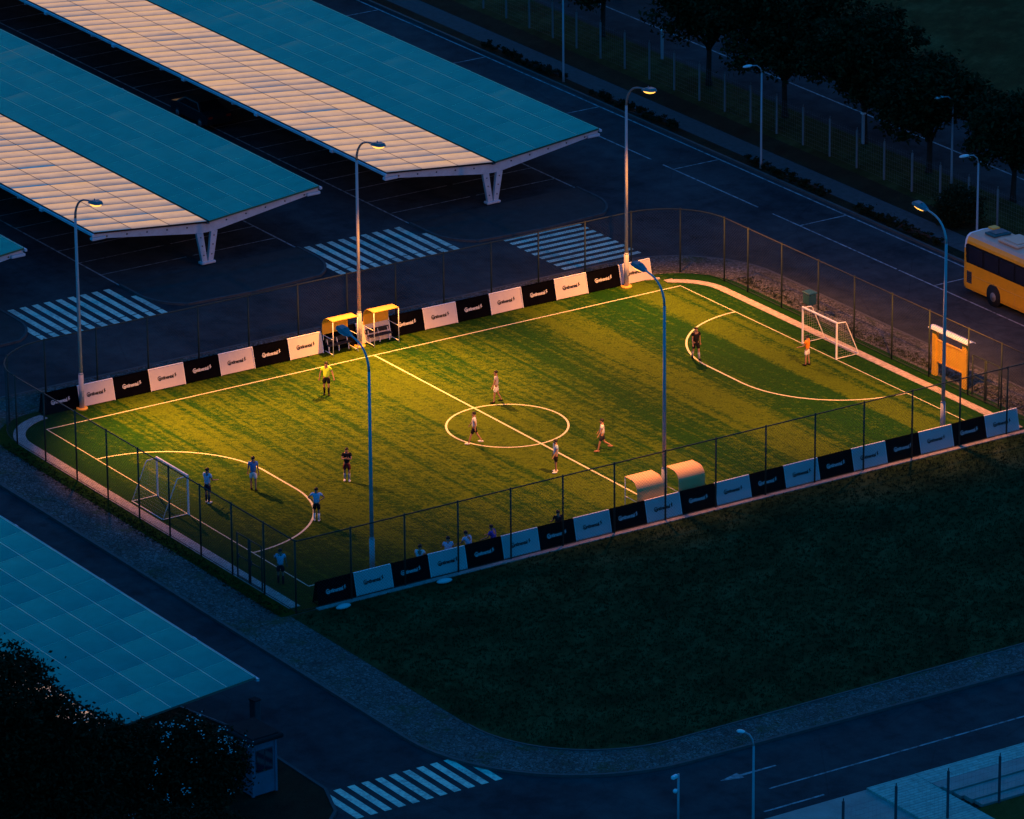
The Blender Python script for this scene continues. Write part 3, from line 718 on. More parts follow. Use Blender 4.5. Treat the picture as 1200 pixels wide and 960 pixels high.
# ------------------------------------------------------------------ goals
def goal(x, rz, label):
    root = empty('goal', (x, 0, 0), rz, label, 'goal', 'two small goals')
    H, W, TD, BD = 2.03, 1.5, .55, 1.45
    mb = MB()
    for s in (-1, 1): mb.box((0, s * W, H / 2), (.085, .085, H), bev=.012)
    mb.build('post', M['white_metal'], root)
    mb = MB(); mb.box((0, 0, H - .0), (.088, 2 * W + .09, .088), bev=.012); mb.build('crossbar', M['white_metal'], root)
    for s in (-1, 1):
        mb = MB(); mb.tube([(.0, s * W, H - .02), (TD, s * W, H - .05), (TD + .08, s * W, H - .16), (BD, s * W, .05), (0, s * W, .05)], .026, 7); mb.build('side_frame', M['white_metal'], root)
    mb = MB(); mb.tube([(BD, -W, .05), (BD, W, .05)], .026, 7); mb.build('ground_bar', M['white_metal'], root)
    mb = MB(); r = .0028; st = .14
    k = int(2 * W / st)
    for i in range(k + 1):
        y = -W + i * 2 * W / k; mb.tube([(.03, y, H - .03), (TD, y, H - .08), (BD, y, .06)], r, 3)
    for i in range(14):
        t = i / 13; mb.tube([(TD + (BD - TD) * t, -W, H - .08 - t * (H - .14)), (TD + (BD - TD) * t, W, H - .08 - t * (H - .14))], r, 3)
    for i in range(1, 4): mb.tube([(TD * i / 4, -W, H - .04), (TD * i / 4, W, H - .04)], r, 3)
    for s in (-1, 1):
        for i in range(1, 14):
            zz = i * H / 14; xe = TD + (BD - TD) * (1 - zz / (H - .08)); mb.tube([(0, s * W, zz), (min(xe, BD), s * W, zz)], r, 3)
        for i in range(1, 10):
            xx = i * BD / 10; ze = H - .04 if xx < TD else (H - .08) * (1 - (xx - TD) / (BD - TD)); mb.tube([(xx, s * W, .05), (xx, s * W, max(.08, ze))], r, 3)
    mb.build('net', M['net'], root)
    return root
goal(L2, 0, 'white goal at the right end, its keeper in orange standing before it')
goal(-L2, PI, 'white goal in the shade at the left end, seen through the fence')

# ------------------------------------------------------------------ canopies
def canopy(x, y0, y1, label, right='panel_right', first=.22):
    root = empty('parking_canopy', (x, y0, 0), 0, label, 'canopy', 'butterfly roofed canopies over the parking rows')
    Ln = y1 - y0; HW, ZV, ZT = 7.15, 2.42, 3.12; th = .1
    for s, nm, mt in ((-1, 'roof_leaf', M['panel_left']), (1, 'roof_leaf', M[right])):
        mb = MB(); g0 = .07
        vs = [(s * g0, 0, ZV), (s * HW, 0, ZT), (s * HW, Ln, ZT), (s * g0, Ln, ZV)]
        vs += [(p[0], p[1], p[2] - th) for p in vs]
        fs = [(0, 1, 2, 3), (7, 6, 5, 4)] + [(i, i + 4, (i + 1) % 4 + 4, (i + 1) % 4) for i in range(4)]
        if s < 0: fs = [f[::-1] for f in fs]
        mb.add(vs, fs); mb.build(nm, mt, root)
    mb = MB(); mb.add([(-.09, -.02, ZV - .16), (.09, -.02, ZV - .16), (.09, Ln, ZV - .16), (-.09, Ln, ZV - .16), (-.09, -.02, ZV - .1), (.09, -.02, ZV - .1), (.09, Ln, ZV - .1), (-.09, Ln, ZV - .1)],
                      [(3, 2, 1, 0), (4, 5, 6, 7), (0, 1, 5, 4), (1, 2, 6, 5), (2, 3, 7, 6), (3, 0, 4, 7)]); mb.build('valley_gutter', M['dark_steel'], root)
    for s in (-1, 1):
        mb = MB(); mb.bar((s * (HW + .06), -.1, ZT - .14), (s * (HW + .06), Ln, ZT - .14), .12, .13)
        k = 0
        while k * 8.3 + 5.6 < Ln: mb.box((s * (HW + .08), 5.6 + 8.3 * k, ZT - .2), (.24, .3, .22), bev=.03); k += 1
        
        if first < 1: mb.box((s * (HW - .35), .15, ZT - .42), (.85, .3, .16), bev=.03)
        mb.build('edge_gutter', M['steel'], root)
    frames = [first]
    while frames[-1] + 8.3 < Ln: frames.append(frames[-1] + 8.3)
    for i, y in enumerate(frames):
        mb = MB()
        for s in (-1, 1):
            d0, d1 = .52, .26
            a = [(0, ZV - .17), (s * HW, ZT - .13), (s * HW, ZT - .13 - d1), (s * .8, ZV - .17 - d0 + .06), (0, ZV - .17 - d0)]
            if s > 0: a = a[::-1]
            mb.extr(a, 'y', y - .07, y + .07)
            for kk in range(1, 6):
                xx = s * (kk * 1.25); zz = ZV - .2 + (ZT - ZV) * abs(xx) / HW - .12
                mb.tube([(xx, y - .085, zz), (xx, y - .06, zz)], .05, 8, 1)
        mb.build('cross_beam', [M['steel'], M['dark_steel']], root)
        mb = MB()
        for s in (-1, 1):
            t0, t1, b0, b1 = s * .66, s * .26, s * .34, s * .03
            zt = ZV - .66; 
            P4 = [(t0, zt), (t1, zt), (b1, .05), (b0, .05)]
            if s > 0: P4 = P4[::-1]
            mb.extr(P4, 'y', y - .1, y + .1)
            for zz in (.45, 1.0, 1.5):
                f = (zz - .05) / (zt - .05); xx = s * (.185 + (.46 - .185) * f); mb.tube([(xx, y - .12, zz), (xx, y - .09, zz)], .04, 8, 1)
        mb.box((0, y, .0), (.9, .42, .14), bev=.03)
        mb.build('support_leg', [M['steel'], M['dark_steel']], root)
    return root
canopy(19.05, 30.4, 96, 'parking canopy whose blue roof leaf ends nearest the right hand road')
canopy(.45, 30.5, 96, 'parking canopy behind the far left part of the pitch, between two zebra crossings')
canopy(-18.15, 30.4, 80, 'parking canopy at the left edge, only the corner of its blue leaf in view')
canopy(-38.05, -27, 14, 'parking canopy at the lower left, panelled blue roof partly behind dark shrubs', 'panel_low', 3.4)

# ------------------------------------------------------------------ small things
# amber notice board outside the right fence
root = empty('notice_board', (22.4, -7.5, 0), 0, 'amber notice board on two posts with a white curved roof, behind the right fence', 'notice board')
for s in (-1, 1):
    mb = MB(); mb.box((-.03, s * 1.27, 1.28), (.2, .34, 2.56), bev=.02); mb.build('post', M['kiosk'], root)
mb = MB(); mb.box((0, 0, 1.4), (.1, 2.2, 1.22), bev=.01); mb.build('panel', M['kiosk'], root)
mb = MB()
for y in (-.58, 0, .58): mb.box((-.056, y, 1.4), (.012, .03, 1.14))
mb.box((-.06, 0, 1.98), (.03, 2.19, .07)); mb.box((-.06, 0, .82), (.03, 2.19, .07)); mb.build('panel_trim', M['pad'], root)
mb = MB(); n = 9; top = [(-.27 + .54 * i / (n - 1), 2.58 + .09 * sin(PI * i / (n - 1))) for i in range(n)]
mb.extr(top + [(u, w - .04) for u, w in top[::-1]], 'y', -1.72, 1.62); mb.build('roof', M['white_metal'], root)

root = empty('litter_bin', (22.75, 5.3, 0), 0, 'teal litter bin outside the fence behind the right goal', 'bin')
mb = MB(); mb.box((0, 0, .78), (.5, .62, .6), bev=.05); mb.build('body', M['bin'], root)
mb = MB(); mb.box((0, 0, 1.13), (.58, .7, .08), bev=.03); mb.build('lid', M['bin'], root)
for s in (-1, 1):
    mb = MB(); mb.bar((0, s * .22, -.02), (0, s * .22, .5), .08, .08); mb.build('leg', M['dark_steel'], root)

# guard booth
root = empty('guard_booth', (-33.6, -31.2, -.02), rad(4), 'small dark roofed guard booth by the left road at the bottom', 'booth')
mb = MB(); mb.box((0, 0, 1.3), (1.25, 1.7, 2.5), bev=.03)
for sx in (-1, 1):
    for sy in (-1, 1): mb.box((sx * .6, sy * .83, 1.3), (.12, .12, 2.5))
mb.build('wall', M['booth_wall'], root)
mb = MB(); mb.box((0, 0, 2.68), (1.75, 2.3, .2), bev=.05); mb.box((0, 0, 2.8), (1.4, 1.95, .06), bev=.02); mb.build('roof', M['booth_roof'], root)
def bwin(name, c, d, ax):
    mb = MB(); mb.box(c, d); f = mb.build(name, M['dark_steel'], root)
    mb = MB()
    if ax == 'y':
        for s in (-1, 1): mb.box((c[0] + s * d[0] * .24, c[1] - .02, c[2]), (d[0] * .42, .03, d[2] - .1))
    else:
        for s in (-1, 1): mb.box((c[0] - .02 , c[1] + s * d[1] * .24, c[2]), (.03, d[1] * .42, d[2] - .1))
    mb.build('pane', M['pane'], f)
bwin('window', (0, -.86, 1.65), (.9, .03, 1.05), 'y'); bwin('window', (-.635, .1, 1.65), (.03, 1.1, 1.0), 'x')
mb = MB(); mb.box((.64, -.2, 1.1), (.04, .75, 2.0)); d = mb.build('door', M['booth_wall'], root)
mb = MB(); mb.box((.68, .08, 1.05), (.05, .04, .16)); mb.build('handle', M['dark_steel'], d)

root = empty('control_cabinet', (-29.75, -24.9, DZ), rad(8), 'dark control cabinet standing behind the guard booth', 'cabinet')
mb = MB(); mb.box((0, 0, .55), (.34, .42, 1.1), bev=.03); mb.build('housing', M['dark_steel'], root)
mb = MB(); mb.box((0, 0, 1.13), (.4, .48, .06), bev=.02); mb.build('cap', M['booth_roof'], root)

# sandbags on the grass side of the near boards
for x, y, r_, lab in ((-19.6, -15.95, .1, 'pale sandbag on the field edge under the leftmost near boards'), (-14.0, -15.95, -.05, 'pale sandbag on the field edge under the fourth near board')):
    mb = MB(); mb.ball((0, 0, .09), (.42, .2, .11), 0, 14, 8); o = mb.build('sandbag', M['white_board'], None, (x, y, 0)); o.rotation_euler = (0, 0, r_)
    tag(o, lab, 'sandbag', 'sandbags at the near boards')

# ------------------------------------------------------------------ bus
def bus():
    root = empty('bus', (32.85, 3.55, DZ), 0, 'yellow bus with dark windows parked in the bay at the right edge', 'bus')
    root.scale = (1, 1, 1.07)
    Ln, W, H = 10.6, 2.45, 3.2; hw = W / 2
    prof = [(-hw + .04, .32), (-hw, .5), (-hw, 2.45), (-hw + .06, 2.85), (-hw + .16, 3.05), (-hw + .36, 3.17), (0, 3.22)]
    prof = prof + [(-u, w) for u, w in prof[-2::-1]]
    n = len(prof); st = [(0.0, .90, .10), (-.10, .965, .03), (-.3, 1, 0), (-1.2, 1, 0), (-9.6, 1, 0), (-10.3, .985, .02), (-10.55, .93, .06)]
    vs = []; fs = []
    for (y, k, dz) in st:
        for (u, w) in prof: vs.append((u * k, y, w - dz if w > 1.2 else w + dz))
    for i in range(len(st) - 1):
        for j in range(n): fs.append((i * n + j, (i + 1) * n + j, (i + 1) * n + (j + 1) % n, i * n + (j + 1) % n))
    fs += [list(range(n)), [(len(st) - 1) * n + j for j in range(n)][::-1]]
    mb = MB(); mb.add(vs, fs, 0, False)
    # roof faces lighter
    for idx, f in enumerate(mb.f):
        if all(mb.v[i][2] > 2.9 for i in f): mb.m[idx] = 1
        if all(mb.v[i][1] > -.32 and mb.v[i][2] > 2.0 for i in f): mb.m[idx] = 2
    body = mb.build('body', [M['bus'], M['bus_roof'], M['white_metal']], root)
    for s in (-1, 1):
        mb = MB(); x = s * (hw + .008)
        mb.extr([(-.34, 1.72), (-.26, 2.62), (-.42, 2.72), (-9.9, 2.72), (-10.1, 1.72)], 'x', min(x, x - s * .02), max(x, x - s * .02)); wb = mb.build('window_band', M['glass'], root)
        for k in range(7):
            mb = MB(); y = -.5 - 1.36 * k; mb.box((s * (hw + .018), y - .66, 2.2), (.014, 1.2, .82), bev=.004); mb.build('pane', M['pane'], wb)
        mb = MB(); mb.box((s * (hw + .006), -.62, .98), (.02, .42, .62)); v = mb.build('engine_vent', M['dark_steel'], root)
        mb = MB()
        for zz in (.8, .9, 1.0, 1.1, 1.2): mb.box((s * (hw + .018), -.62, zz), (.012, .38, .03))
        mb.build('slat', M['rubber'], v)
        mb = MB(); mb.box((s * (hw + .008), -5, 1.12), (.012, 8.6, .03)); mb.box((s * (hw + .008), -6.2, .8), (.012, .02, .6)); mb.box((s * (hw + .008), -4.6, .8), (.012, .02, .6)); mb.build('body_trim', M['pad'], root)
        for y in (-2.75, -8.3):
            mb = MB(); mb.tube([(s * (hw - .2), y, .55), (s * (hw + .012), y, .55)], .60, 20); mb.build('wheel_arch', M['rubber'], root)
            mb = MB(); mb.tube([(s * (hw - .26), y, .48), (s * (hw + .03), y, .48)], .47, 22); wh = mb.build('wheel', M['rubber'], root)
            mb = MB(); mb.tube([(s * (hw - .1), y, .48), (s * (hw + .045), y, .48)], [.27, .24], 16); mb.tube([(s * (hw + .03), y, .48), (s * (hw + .075), y, .48)], .09, 10); mb.build('rim', M['rim'], wh)
        mb = MB(); mb.box((s * .95, .0, 1.15), (.22, .06, .5), bev=.02); mb.build('tail_light', M['red_lens'], root)
        mb = MB(); mb.box((s * .9, -10.56, .85), (.36, .06, .22), bev=.02); mb.build('headlight', M['white_plastic'], root)
        mb = MB(); mb.tube([(s * 1.1, -10.4, 2.6), (s * 1.4, -10.75, 2.5), (s * 1.42, -10.8, 2.2)], .03, 6); mb.box((s * 1.42, -10.8, 2.05), (.08, .2, .4), bev=.02); mb.build('mirror', M['dark_steel'], root)
    mb = MB(); mb.box((0, -.0, 2.2), (1.9, .1, .75), bev=.04); mb.build('rear_window', M['glass'], root)
    mb = MB(); mb.box((0, -10.57, 1.9), (2.05, .06, 1.3), bev=.03); mb.build('windscreen', M['glass'], root)
    for y, w, l, h, mt in ((-1.35, 1.2, .9, .12, 'bin'), (-3.1, 1.5, 1.7, .14, 'bus_roof'), (-6.4, 1.5, 1.8, .16, 'bus_roof'), (-8.6, .8, .8, .1, 'steel')):
        mb = MB(); mb.box((.1, y, 3.2 + h / 2), (w, l, h), bev=.05); mb.box((.1, y, 3.22 + h), (w * .7, l * .7, .03)); mb.build('roof_unit', M[mt], root)
    mb = MB(); mb.box((.55, -.42, 3.2), (.5, .5, .16), bev=.04); mb.build('roof_unit', M['bus'], root)
bus()

# parked car in the dark aisle beneath the rear canopy
def car():
    root = empty('parked_car', (13.4, 53.4, DZ), rad(90), 'dark parked car in the shadow beside the rear canopy', 'car')
    pr = [(-2.1, .35), (-2.15, .7), (-2.0, .92), (-1.35, 1.0), (-.75, 1.42), (.7, 1.44), (1.45, 1.02), (2.05, .92), (2.12, .6), (2.08, .33)]
    mb = MB(); n = len(pr)
    vs = [(u, s * (.86 if w < 1.05 else .66), w) for s in (-1, 1) for u, w in pr]
    mb.add(vs, [list(range(n)), list(range(n, 2 * n))[::-1]] + [(i, n + i, n + (i + 1) % n, (i + 1) % n) for i in range(n)]); mb.build('body', M['car'], root)
    for s in (-1, 1):
        mb = MB(); q = [(-1.15, 1.05, .845), (-.7, 1.37, .70), (.62, 1.39, .70), (1.2, 1.05, .845)]
        mb.add([(u, s * (yy + .01), w) for u, w, yy in q] + [(u, s * (yy - .03), w) for u, w, yy in q], [(0, 1, 2, 3), (7, 6, 5, 4), (0, 4, 5, 1), (1, 5, 6, 2), (2, 6, 7, 3), (3, 7, 4, 0)]); mb.build('side_window', M['glass'], root)
        for x in (-1.32, 1.3):
            mb = MB(); mb.tube([(x, s * .68, .32), (x, s * .88, .32)], .32, 16); w_ = mb.build('wheel', M['rubber'], root)
            mb = MB(); mb.tube([(x, s * .8, .32), (x, s * .895, .32)], .19, 12); mb.build('rim', M['rim'], w_)
        mb = MB(); mb.box((2.08, s * .6, .72), (.1, .36, .14), bev=.03); mb.build('headlight', M['white_plastic'], root)
        mb = MB(); mb.box((-2.1, s * .62, .8), (.1, .3, .14), bev=.03); mb.build('tail_light', M['red_lens'], root)
    mb = MB(); mb.add([(.76, -.6, 1.42), (.76, .6, 1.42), (1.42, .76, 1.06), (1.42, -.76, 1.06)], [(0, 1, 2, 3)][::1]); mb.v = [(x + .02, y, z + .02) for x, y, z in mb.v]; mb.build('windscreen', M['glass'], root)
    mb = MB(); mb.add([(-.8, -.6, 1.42), (-.8, .6, 1.42), (-1.34, .76, 1.03), (-1.34, -.76, 1.03)], [(3, 2, 1, 0)]); mb.v = [(x - .02, y, z + .02) for x, y, z in mb.v]; mb.build('rear_window', M['glass'], root)
car()

# ------------------------------------------------------------------ trees and shrubs
def leaves(blobs, n, size, mb, seed, hollow=.35):
    rnd = random.Random(seed)
    tot = sum(b[3] * b[4] * b[5] for b in blobs)
    for (cx, cy, cz, rx, ry, rz) in blobs:
        nc = max(6, int(n / 55 * rx * ry * rz / tot))
        for c in range(nc):
            while True:
                d = Vector((rnd.uniform(-1, 1), rnd.uniform(-1, 1), rnd.uniform(-1, 1)))
                if hollow < d.length < 1: break
            ctr = Vector((cx + d.x * rx, cy + d.y * ry, cz + d.z * rz)); cs = rnd.uniform(.18, .42) * min(1.6, max(rx, rz)) * .6
            for k in range(55):
                p = ctr + Vector((rnd.gauss(0, cs), rnd.gauss(0, cs), rnd.gauss(0, cs * .75)))
                a = Vector((rnd.gauss(0, 1), rnd.gauss(0, 1), rnd.gauss(0, .7))).normalized(); b_ = a.cross(Vector((rnd.gauss(0, 1), rnd.gauss(0, 1), rnd.gauss(0, 1)))).normalized()
                s = size * rnd.uniform(.6, 1.4)
                mb.add([p - a * s, p + b_ * s * .5, p + a * s, p - b_ * s * .5], [(0, 1, 2, 3)])
def tree_mesh(trunk_h, crown, seed, n, size, spread):
    rnd = random.Random(seed); tr = MB()
    tr.tube([(0, 0, -.1), (.03, .02, .4), (.06, -.03, trunk_h), (.1, .0, trunk_h + 1.4)], [.24, .17, .14, .09], 9)
    blobs = []
    for i in range(spread):
        a = 2 * PI * i / spread + rnd.uniform(-.4, .4); r = crown[0] * rnd.uniform(.3, .62); zz = trunk_h + crown[1] * rnd.uniform(.25, .85)
        e = Vector((r * cos(a), r * sin(a), zz))
        tr.tube([(.06, 0, trunk_h - .3 + .15 * (i % 3)), e * .5 + Vector((0, 0, trunk_h * .42)), e], [.08, .055, .025], 6)
        k = crown[0] * rnd.uniform(.36, .52); blobs.append((e.x, e.y, e.z, k, k, k * .8))
    blobs.append((0, 0, trunk_h + crown[1] * .55, crown[0] * .6, crown[0] * .6, crown[1] * .42))
    lv = MB(); leaves(blobs, n, size, lv, seed); return tr, lv
tg = 'dark street trees beyond the right hand road'
protos = []
specs = [(2.3, (4.3, 5.8), 11, 22000, .15, 10), (2.2, (3.9, 5.0), 23, 20000, .15, 9), (1.9, (3.8, 4.2), 37, 18000, .15, 9)]
for sp in specs: protos.append([tree_mesh(*sp), None])
TL = [(42.4, 54.0, 0, 1.0, 'dark leafy tree cut by the top edge, leftmost of the row beyond the road'), (42.0, 42.0, 1, 1.05, 'dark leafy tree at the top edge, its trunk behind the wire fence'),
      (42.0, 34.2, 0, 1.05, 'dark leafy tree behind the grey street lamp, trunk rising to the top edge'), (42.8, 27.4, 0, .98, 'tallest round dark tree fully in view beyond the wire fence'),
      (42.6, 21.0, 2, 1.05, 'low wide dark tree between the tall round one and the rightmost one'), (43.4, 14.2, 2, .98, 'dark tree at the right edge above the yellow bus'),
      (48, 60.5, 1, 1.1, 'dark tree behind the leftmost tree at the top edge')]
for i, (x, y, k, sc, lab) in enumerate(TL):
    (tr, lv), made = protos[k]
    if made is None:
        root = empty('street_tree', (x, y, 0)); tr.build('trunk', M['bark'], root); lv.build('crown', M['leaf_a'], root); protos[k][1] = root
    else: root = copy_tree(made)
    root.location = (x, y, -.02); root.rotation_euler = (0, 0, i * 1.3); root.scale = (sc, sc, sc); tag(root, lab, 'tree', tg)

def shrub(name, x, y, blobs, n, size, seed, label, cat, mat, flowers=0, group=None, stems=5, fl_box=None):
    root = empty(name, (x, y, 0), 0, label, cat, group)
    lv = MB(); leaves(blobs, n, size, lv, seed, .2); lv.build('foliage', mat, root)
    tr = MB(); rnd = random.Random(seed)
    for i in range(stems):
        bl = blobs[i % len(blobs)]; tr.tube([(rnd.uniform(-.2, .2), rnd.uniform(-.2, .2), -.1), (bl[0] * .5, bl[1] * .5, bl[2] * .55), (bl[0], bl[1], bl[2] + bl[5] * .4)], [.12, .08, .03], 6)
    tr.build('stem', M['bark'], root)
    if flowers:
        fl = MB()
        for c in range(flowers):
            bl = blobs[rnd.choice(fl_box)]
            a = rnd.uniform(0, 2 * PI); e = rnd.uniform(.1, 1.2)
            p = Vector((bl[0] + bl[3] * 1.22 * cos(a) * cos(e), bl[1] - abs(bl[4] * 1.25 * sin(a) * cos(e)), bl[2] + bl[5] * 1.22 * sin(e)))
            for k in range(rnd.randint(3, 9)):
                q = p + Vector((rnd.gauss(0, .11), rnd.gauss(0, .11), rnd.gauss(0, .08))); r = rnd.uniform(.022, .042)
                fl.ball(q, (r, r, r * .6), 0, 6, 4)
        fl.build('blossom', M['blossom'], root)
    return root
shrub('hedge_ball', 38.2, 12.6, [(0, 0, 1.0, 1.25, 1.25, 1.0)], 5000, .09, 5, 'round clipped dark bush by the wire fence above the bus', 'bush', M['leaf_b'])
# big plants at the lower left
shrub('garden_tree', -44.0, -33.2, [(-2.9, 0, 7.4, 2.5, 2.2, 2.9), (-1.5, .2, 4.6, 2.4, 2.2, 2.4), (-.5, 0, 5.6, 1.9, 1.9, 2.2), (1.2, .3, 4.6, 1.5, 1.5, 1.5), (-.3, -.6, 3.0, 2.6, 2, 2.2), (2.2, .2, 3.6, 1.4, 1.4, 1.4), (2.9, .2, 4.1, 1.5, 1.3, 1.4), (3.1, .7, 4.9, 1.15, 1.1, 1.0)], 60000, .11, 41, 'tall dark garden tree at the lower left corner before the blue roof', 'tree', M['leaf_b'], stems=7)
shrub('flowering_shrub', -38.5, -32.8, [(0, 0, 3.2, 2.2, 1.7, 1.7), (1.5, -.3, 2.5, 1.8, 1.5, 1.5), (-1.5, .1, 3.4, 1.4, 1.3, 1.4), (-.8, -.9, 1.4, 2.4, 1.5, 1.3)], 30000, .1, 57, 'dark shrub with white blossom between the blue roof and the guard booth', 'shrub', M['leaf_b'], 40, stems=7, fl_box=[0, 0, 0, 0, 1, 3])
shrub('garden_shrub', -40.6, -36.2, [(0, 0, 1.5, 2.0, 1.6, 1.4), (1.6, -.2, 1.1, 1.6, 1.4, 1.1)], 9000, .1, 63, 'low dark shrub at the bottom edge, left of the guard booth', 'shrub', M['leaf_b'])
# low hedge along the verge by the parking bays
for i, (y, l) in enumerate(((52, 9), (40, 9), (24.5, 8), (14, 8))):
    bl = [(0, -l / 2 + k * .8 + .4, .22, .4, .5, .14 + .05 * (k % 3)) for k in range(int(l / .8))]
    shrub('low_hedge', 35.2, y, bl, 3500, .07, 70 + i, ['strip of low dark hedge on the verge nearest the top edge', 'strip of low dark hedge beside the second parking bay from the top', 'strip of low dark hedge beside the foot of the middle street lamp', 'strip of low dark hedge on the verge leading to the bus'][i], 'hedge', M['leaf_b'], group='low hedge strips by the parking bays')
# scattered grass tufts and weeds: nobody could count them
def tufts(name, n, region, hmin, hmax, mat, seed):
    rnd = random.Random(seed); mb = MB(); k = 0
    while k < n:
        x, y = region(rnd)
        k += 1
        for j in range(5):
            a = rnd.uniform(0, 2 * PI); h = rnd.uniform(hmin, hmax); w = rnd.uniform(.012, .03); l = rnd.uniform(.3, .9) * h
            px, py = x + rnd.gauss(0, .05), y + rnd.gauss(0, .05)
            mb.add([(px - w * sin(a), py + w * cos(a), 0), (px + w * sin(a), py - w * cos(a), 0), (px + l * cos(a), py + l * sin(a), h)], [(0, 1, 2)])
    return tag(mb.build(name, mat), kind='stuff', cat='grass')
def reg_field(r):
    while True:
        x, y = r.uniform(-22, 22.5), r.uniform(-37, -15.6)
        if x < -15.6 and y < -30.6 and math.hypot(x + 15.6, y + 30.6) > 6.3: continue
        return x, y
o = tufts('rough_grass', 26000, reg_field, .03, .12, M['tuft'], 3); tag(o, 'rough dark grass growing all over the field before the near boards')
def reg_edge(r):
    k = r.random()
    if k < .4: return -22.35 + r.gauss(0, .25), r.uniform(-15, 12)
    if k < .7: return r.uniform(-18, 20), r.uniform(15.3, 17.6)
    return 22.6 + abs(r.gauss(0, .5)), r.uniform(-14, 12)
o = tufts('verge_weeds', 3200, reg_edge, .03, .09, M['leaf_a'], 4); tag(o, 'weeds and grass along the outside of the pitch fence')

